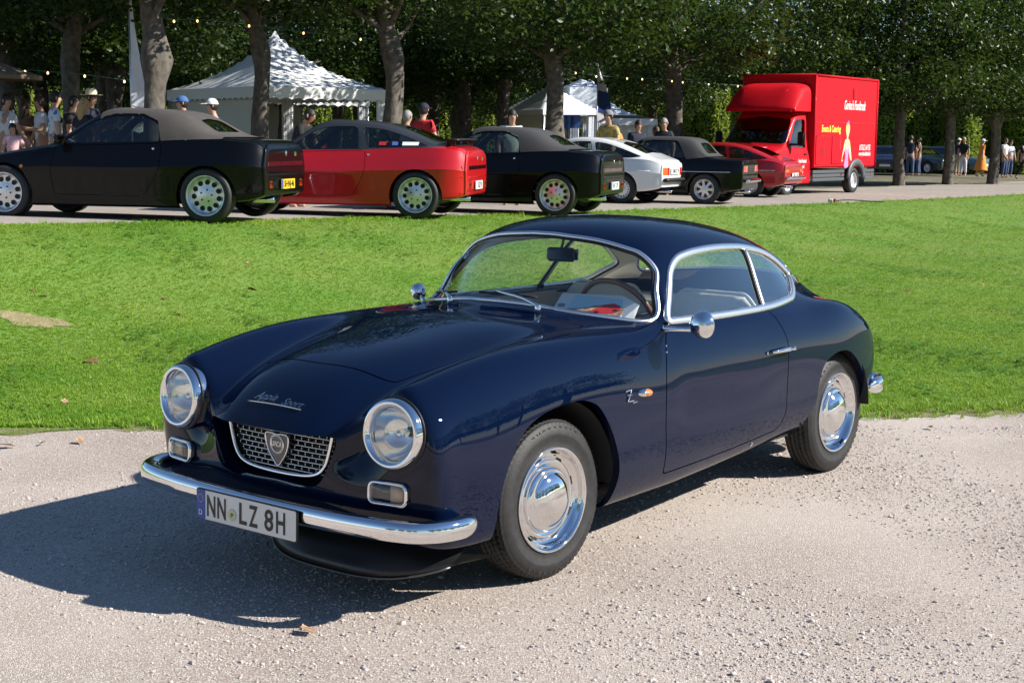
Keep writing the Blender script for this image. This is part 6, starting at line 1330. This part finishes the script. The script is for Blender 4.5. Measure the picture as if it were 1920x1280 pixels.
def mesh_with(me, m_): c = me.copy(); c.materials.clear(); c.materials.append(m_); return c
def cloth(name, col, **k): return mat('cloth_'+name, col, .85, **k)
HAIRS = {'dark': (.012, .009, .007), 'brown': (.06, .03, .015), 'blond': (.42, .27, .11), 'grey': (.25, .24, .23)}
def person(px, d, label, shirt, trousers, hair='dark', pose='stand', face=0.0, h=1.0, hat=None, long_hair=False, dress=None, dl=0.0, skin=SKIN):
    p = at_px(px, d); b, s, t, hc, L_ = body_meshes(pose); root = thing('person', label, 'person', p, YAW+PI+face, None); root.scale = (h, h, h)
    put(bpy.data.objects.new('body', mesh_with(b, skin)), root); put(bpy.data.objects.new('shirt', mesh_with(s, shirt)), root)
    if dress is None: put(bpy.data.objects.new('trousers', mesh_with(t, trousers)), root)
    else: obj('skirt', *lathe([(.135, 1.02), (.17, .92), (.22, .70), (.30, .35), (.33, .28), (.32, .28)], 20, 'z'), dress, root)
    hm = mat('hair_'+hair, HAIRS[hair], .6, bump=.3, bscale=90)
    V = []; Fc = []; n, m_ = 18, 9
    for i in range(m_+1):
        for k in range(n):
            a = 2*PI*k/n; e = (PI/2)*(i/m_)*1.55; back = -math.cos(a); lim = 1.0 if back > -.2 else .62; e2 = e*lim; V.append((hc[0]-.012-.105*math.sin(e2)*(-math.cos(a)) if False else hc[0]-.010+.108*math.sin(e2)*math.cos(a), .089*math.sin(e2)*math.sin(a), hc[2]+.012+.118*math.cos(e2)))
    for i in range(m_):
        for k in range(n): Fc.append((i*n+k, i*n+(k+1) % n, (i+1)*n+(k+1) % n, (i+1)*n+k))
    hr = obj('hair', V, Fc, hm, root)
    if long_hair: obj('hair_length', *tube(spline([hc+np.array((-.07, 0, .04)), hc+np.array((-.10, 0, -.10)), hc+np.array((-.11, 0, -.28))], 4), [.07, .085, .09, .09, .088, .085, .075, .06, .03], 12, flat=((1, 0, 0), .55)), hm, hr)
    for sy in (1, -1):
        obj('eye', *lathe([(.0001, .010), (.007, .006), (.010, 0)], 8, 'x'), mat('eye_dark', (.02, .015, .012), .2), root).location = tuple(hc+np.array((.083, .032*sy, .005)))
        obj('ear', *tube([hc+np.array((.0, .082*sy, -.03)), hc+np.array((-.005, .092*sy, 0)), hc+np.array((.0, .085*sy, .03))], [.010, .015, .010], 8), skin, root)
    obj('mouth', *box(hc+np.array((.088, 0, -.052)), (.008, .04, .008)), mat('lips', (.30, .10, .08), .5), root)
    if hat:
        kind, hm_ = hat; c_ = hc+np.array((-.005, 0, .045))
        if kind == 'brim': o_ = obj('hat', *lathe([(.0001, .115), (.07, .112), (.092, .085), (.102, .02), (.105, 0), (.19, -.005), (.195, .005)], 24, 'z'), hm_, root)
        else:
            v1 = lathe([(.0001, .085), (.05, .075), (.09, .04), (.107, 0), (.108, -.02)], 20, 'z'); v2 = box((.135, 0, -.012), (.12, .14, .012), .005); o_ = obj('cap', *join(v1, v2), hm_, root)
        o_.location = tuple(c_)
    return root
WH = cloth('white', (.72, .72, .72)); NV = cloth('navy', (.012, .016, .035)); BK = cloth('black', (.010, .010, .011)); RD = cloth('red', (.42, .015, .02)); LB = cloth('lightblue', (.42, .52, .68)); LV = cloth('lavender', (.45, .45, .62)); PK = cloth('pink', (.70, .42, .45)); BR = cloth('brown', (.14, .07, .045)); JN = cloth('jeans', (.05, .08, .16), noise=.3, nscale=30); SD = cloth('sand', (.42, .36, .26)); ORG = cloth('orange', (.80, .26, .03)); GRY = cloth('grey', (.20, .20, .21)); YB = cloth('yellow_print', (.10, .10, .09), noise=.5, nscale=9, var=(.65, .48, .08))
FL = mat('cloth_floral', (.62, .68, .78), .85); nt = FL.node_tree; vo = nt.nodes.new('ShaderNodeTexVoronoi'); vo.inputs['Scale'].default_value = 16; tc = nt.nodes.new('ShaderNodeTexCoord'); nt.links.new(tc.outputs['Object'], vo.inputs['Vector'])
cr_ = nt.nodes.new('ShaderNodeValToRGB'); cr_.color_ramp.interpolation = 'CONSTANT'; el = cr_.color_ramp.elements; el[0].color = (.62, .68, .78, 1); el[1].position = .62; el[1].color = (.10, .20, .38, 1); e3 = el.new(.78); e3.color = (.55, .05, .06, 1); e4 = el.new(.88); e4.color = (.62, .68, .78, 1); sp = nt.nodes.new('ShaderNodeSeparateColor'); nt.links.new(vo.outputs['Color'], sp.inputs[0]); nt.links.new(sp.outputs[0], cr_.inputs[0]); nt.links.new(cr_.outputs[0], nt.nodes['Principled BSDF'].inputs['Base Color'])
STRAW = mat('straw_hat', (.66, .58, .42), .8)
crowd = [
 (14, 24.6, 'person in a white T-shirt and jeans at the left border', WH, JN, 'dark', 'walk', 1.2, 1.0, None, False),
 (29, 23.6, 'small child in a pink top in front of the left crowd', PK, PK, 'dark', 'stand', .1, .70, None, True),
 (52, 25.5, 'person with brown hair in a brown top in the left crowd', BR, BR, 'brown', 'stand', 2.6, .97, None, True),
 (82, 25.2, 'person with brown hair and plain white shirt beside the floral shirt', WH, SD, 'brown', 'chat', -1.0, 1.0, None, False),
 (107, 24.4, 'person in a white floral shirt with red and blue print', FL, SD, 'dark', 'stand', 2.0, 1.03, None, False),
 (141, 25.0, 'person with dark hair and black shirt right of the floral shirt', BK, JN, 'dark', 'chat', 1.4, 1.0, None, False),
 (161, 24.2, 'person with long blond hair and navy top', NV, JN, 'blond', 'stand', 2.6, .96, None, True),
 (174, 25.6, 'person in a straw hat and navy shirt', NV, NV, 'dark', 'chat', 1.3, 1.07, ('brim', STRAW), False),
 (347, 24.2, 'person with a blue cap behind the brown soft top', NV, JN, 'dark', 'stand', -1.2, .97, ('cap', cloth('cap_blue', (.05, .12, .30))), False),
 (402, 23.6, 'person with a white cap and light blue shirt behind the brown soft top', LB, JN, 'dark', 'stand', -1.2, .94, ('cap', WH), False),
 (552, 23.0, 'person in a black T-shirt in front of the red coupe windscreen', BK, WH, 'dark', 'bend', 1.2, .92, None, False),
 (790, 26.5, 'person in a red shirt with black strap behind the red coupe', RD, JN, 'dark', 'stand', 2.7, 1.0, ('cap', NV), False),
 (760, 27.5, 'person in a lavender shirt left of the red shirt', LV, JN, 'grey', 'stand', 2.4, .94, None, False),
 (955, 26.2, 'person with dark hair and white top behind the grey soft top', WH, JN, 'dark', 'stand', .2, .95, None, True),
 (1135, 30.6, 'person with a grey cap and black yellow vest behind the white car', YB, SD, 'dark', 'chat', -.6, 1.04, ('cap', GRY), False),
 (1157, 31.2, 'person with a cap leaning over in an orange top behind the white car', ORG, SD, 'dark', 'bend', -.9, 1.0, ('cap', BK), False),
 (1189, 34.5, 'person in a dark shirt before the small pagoda tent', NV, JN, 'dark', 'stand', .3, .98, None, False),
 (1222, 36.0, 'person in dark clothes left of the thick trunk, shorter one', BK, BK, 'brown', 'stand', .6, .92, None, False),
 (1238, 35.0, 'person in dark clothes left of the thick trunk, taller one', NV, BK, 'grey', 'stand', -.4, 1.02, None, False),
 (1697, 66, 'person in a dark shirt standing before the dark cars', NV, JN, 'brown', 'stand', 2.9, 1.02, None, False),
 (1713, 67, 'person in a brown top beside the dark cars', BR, JN, 'dark', 'chat', -2.0, .97, None, False),
 (1785, 70, 'person with a white cap and navy shirt right of the second trunk', NV, SD, 'dark', 'stand', 2.0, .98, ('cap', WH), False),
 (1796, 69, 'person in a black shirt beside the white cap', BK, WH, 'blond', 'stand', -.6, 1.0, None, False),
 (1872, 66, 'person in a pale shirt and jeans at the red booth', WH, JN, 'brown', 'chat', .8, .98, None, False),
 (1882, 68, 'person in a light blue top beside the red booth', LB, JN, 'dark', 'stand', .4, .94, None, False),
 (1908, 64, 'person with long dark hair and black trousers at the right border', NV, BK, 'dark', 'walk', .5, .98, None, True)]
for a in crowd: person(a[0], a[1]*(1.07 if a[0] < 300 else 1), a[2], a[3], a[4], a[5], a[6], a[7], a[8], a[9], a[10])
person(1829, 68, 'person in a long orange dress in front of the container', ORG, ORG, 'grey', 'walk', 1.8, .97, ('cap', WH), False, ORG)
# ---------------------------------------------------------------- fallen leaves
bm_l = [(0, 0, 0), (.30, .26, .08), (.62, .34, .14), (.85, .12, .10), (1.0, 0, .18), (.85, -.12, .07), (.60, -.32, .02), (.28, -.26, .10)]
lv = np.array(bm_l)-np.array((.5, 0, 0)); LEAF_ME = [mesh_of('fallen_leaf', np.concatenate([lv*1.0, lv-np.array((0, 0, .02))]), [tuple(range(8)), tuple(range(15, 7, -1))]+[(i, i+8, (i+1) % 8+8, (i+1) % 8) for i in range(8)], mat(nm, c, .8, noise=.4, nscale=4), False) for nm, c in (('leaf_brown', (.16, .075, .035)), ('leaf_tan', (.36, .22, .13)))]
g = np.random.default_rng(21)
spots = [(577, 1180, .075, 1), (172, 678, .13, 0), (335, 590, .08, 0), (122, 753, .07, 1), (473, 542, .09, 0), (524, 442, .10, 0), (463, 493, .06, 1), (80, 556, .09, 0), (306, 560, .08, 0), (215, 540, .06, 0), (62, 545, .07, 0), (1840, 533, .09, 1), (1700, 545, .08, 0), (1655, 655, .08, 0), (1700, 660, .07, 0), (1560, 486, .08, 1), (150, 826, .07, 1), (80, 830, .06, 0), (12, 835, .09, 0), (1745, 800, .05, 1), (300, 435, .06, 1), (1268, 408, .06, 0)]
WHERE = ['in front of the number plate', 'well left of the far headlight', 'straight above the far headlight', 'near the gravel edge at the left', 'beyond the far fender, half way up the slope', 'high on the slope below the red coupe', 'beyond the far fender, smallest one', 'at the left border by the bare patch', 'on the slope right of the bare patch', 'on the slope above the bare patch', 'leftmost on the slope', 'far right on the slope', 'right of the coupe roof', 'just right of the tail of the coupe', 'right of the tail, the farther one', 'right of the roof below the food truck', 'left of the far turn lamp', 'at the left near the lawn edge', 'at the left border of the picture', 'right of the rear wheel', 'high on the slope at the left', 'high on the slope behind the roof']
for i, (px, py, sz, v_) in enumerate(spots):
    d = 10.0
    for _ in range(60):
        z = float(gz((px-960)/2759.8*d, d)); dv = _f+_r2*(px-960)/2759.8-_u2*(py-640)/2759.8; t = (z+.015-CAM_POS[2])/dv[2]; q_ = CAM_POS+dv*t; rel = q_[:2]-CAM_POS[:2]; d = .5*d+.5*min(60, float(rel@FW))
    on = 'gravel' if py > 800 else 'lawn'; wh = WHERE[i]
    o = put(bpy.data.objects.new('fallen_leaf', LEAF_ME[v_])); o.location = q_; o.scale = (sz, sz, sz); o.rotation_euler = (g.uniform(-.3, .3), g.uniform(-.3, .3), g.uniform(0, 6.28)); tag(o, ('curled brown' if v_ == 0 else 'pale tan')+' fallen leaf on the '+on+' '+wh, 'leaf', 'fallen leaves on the '+on)
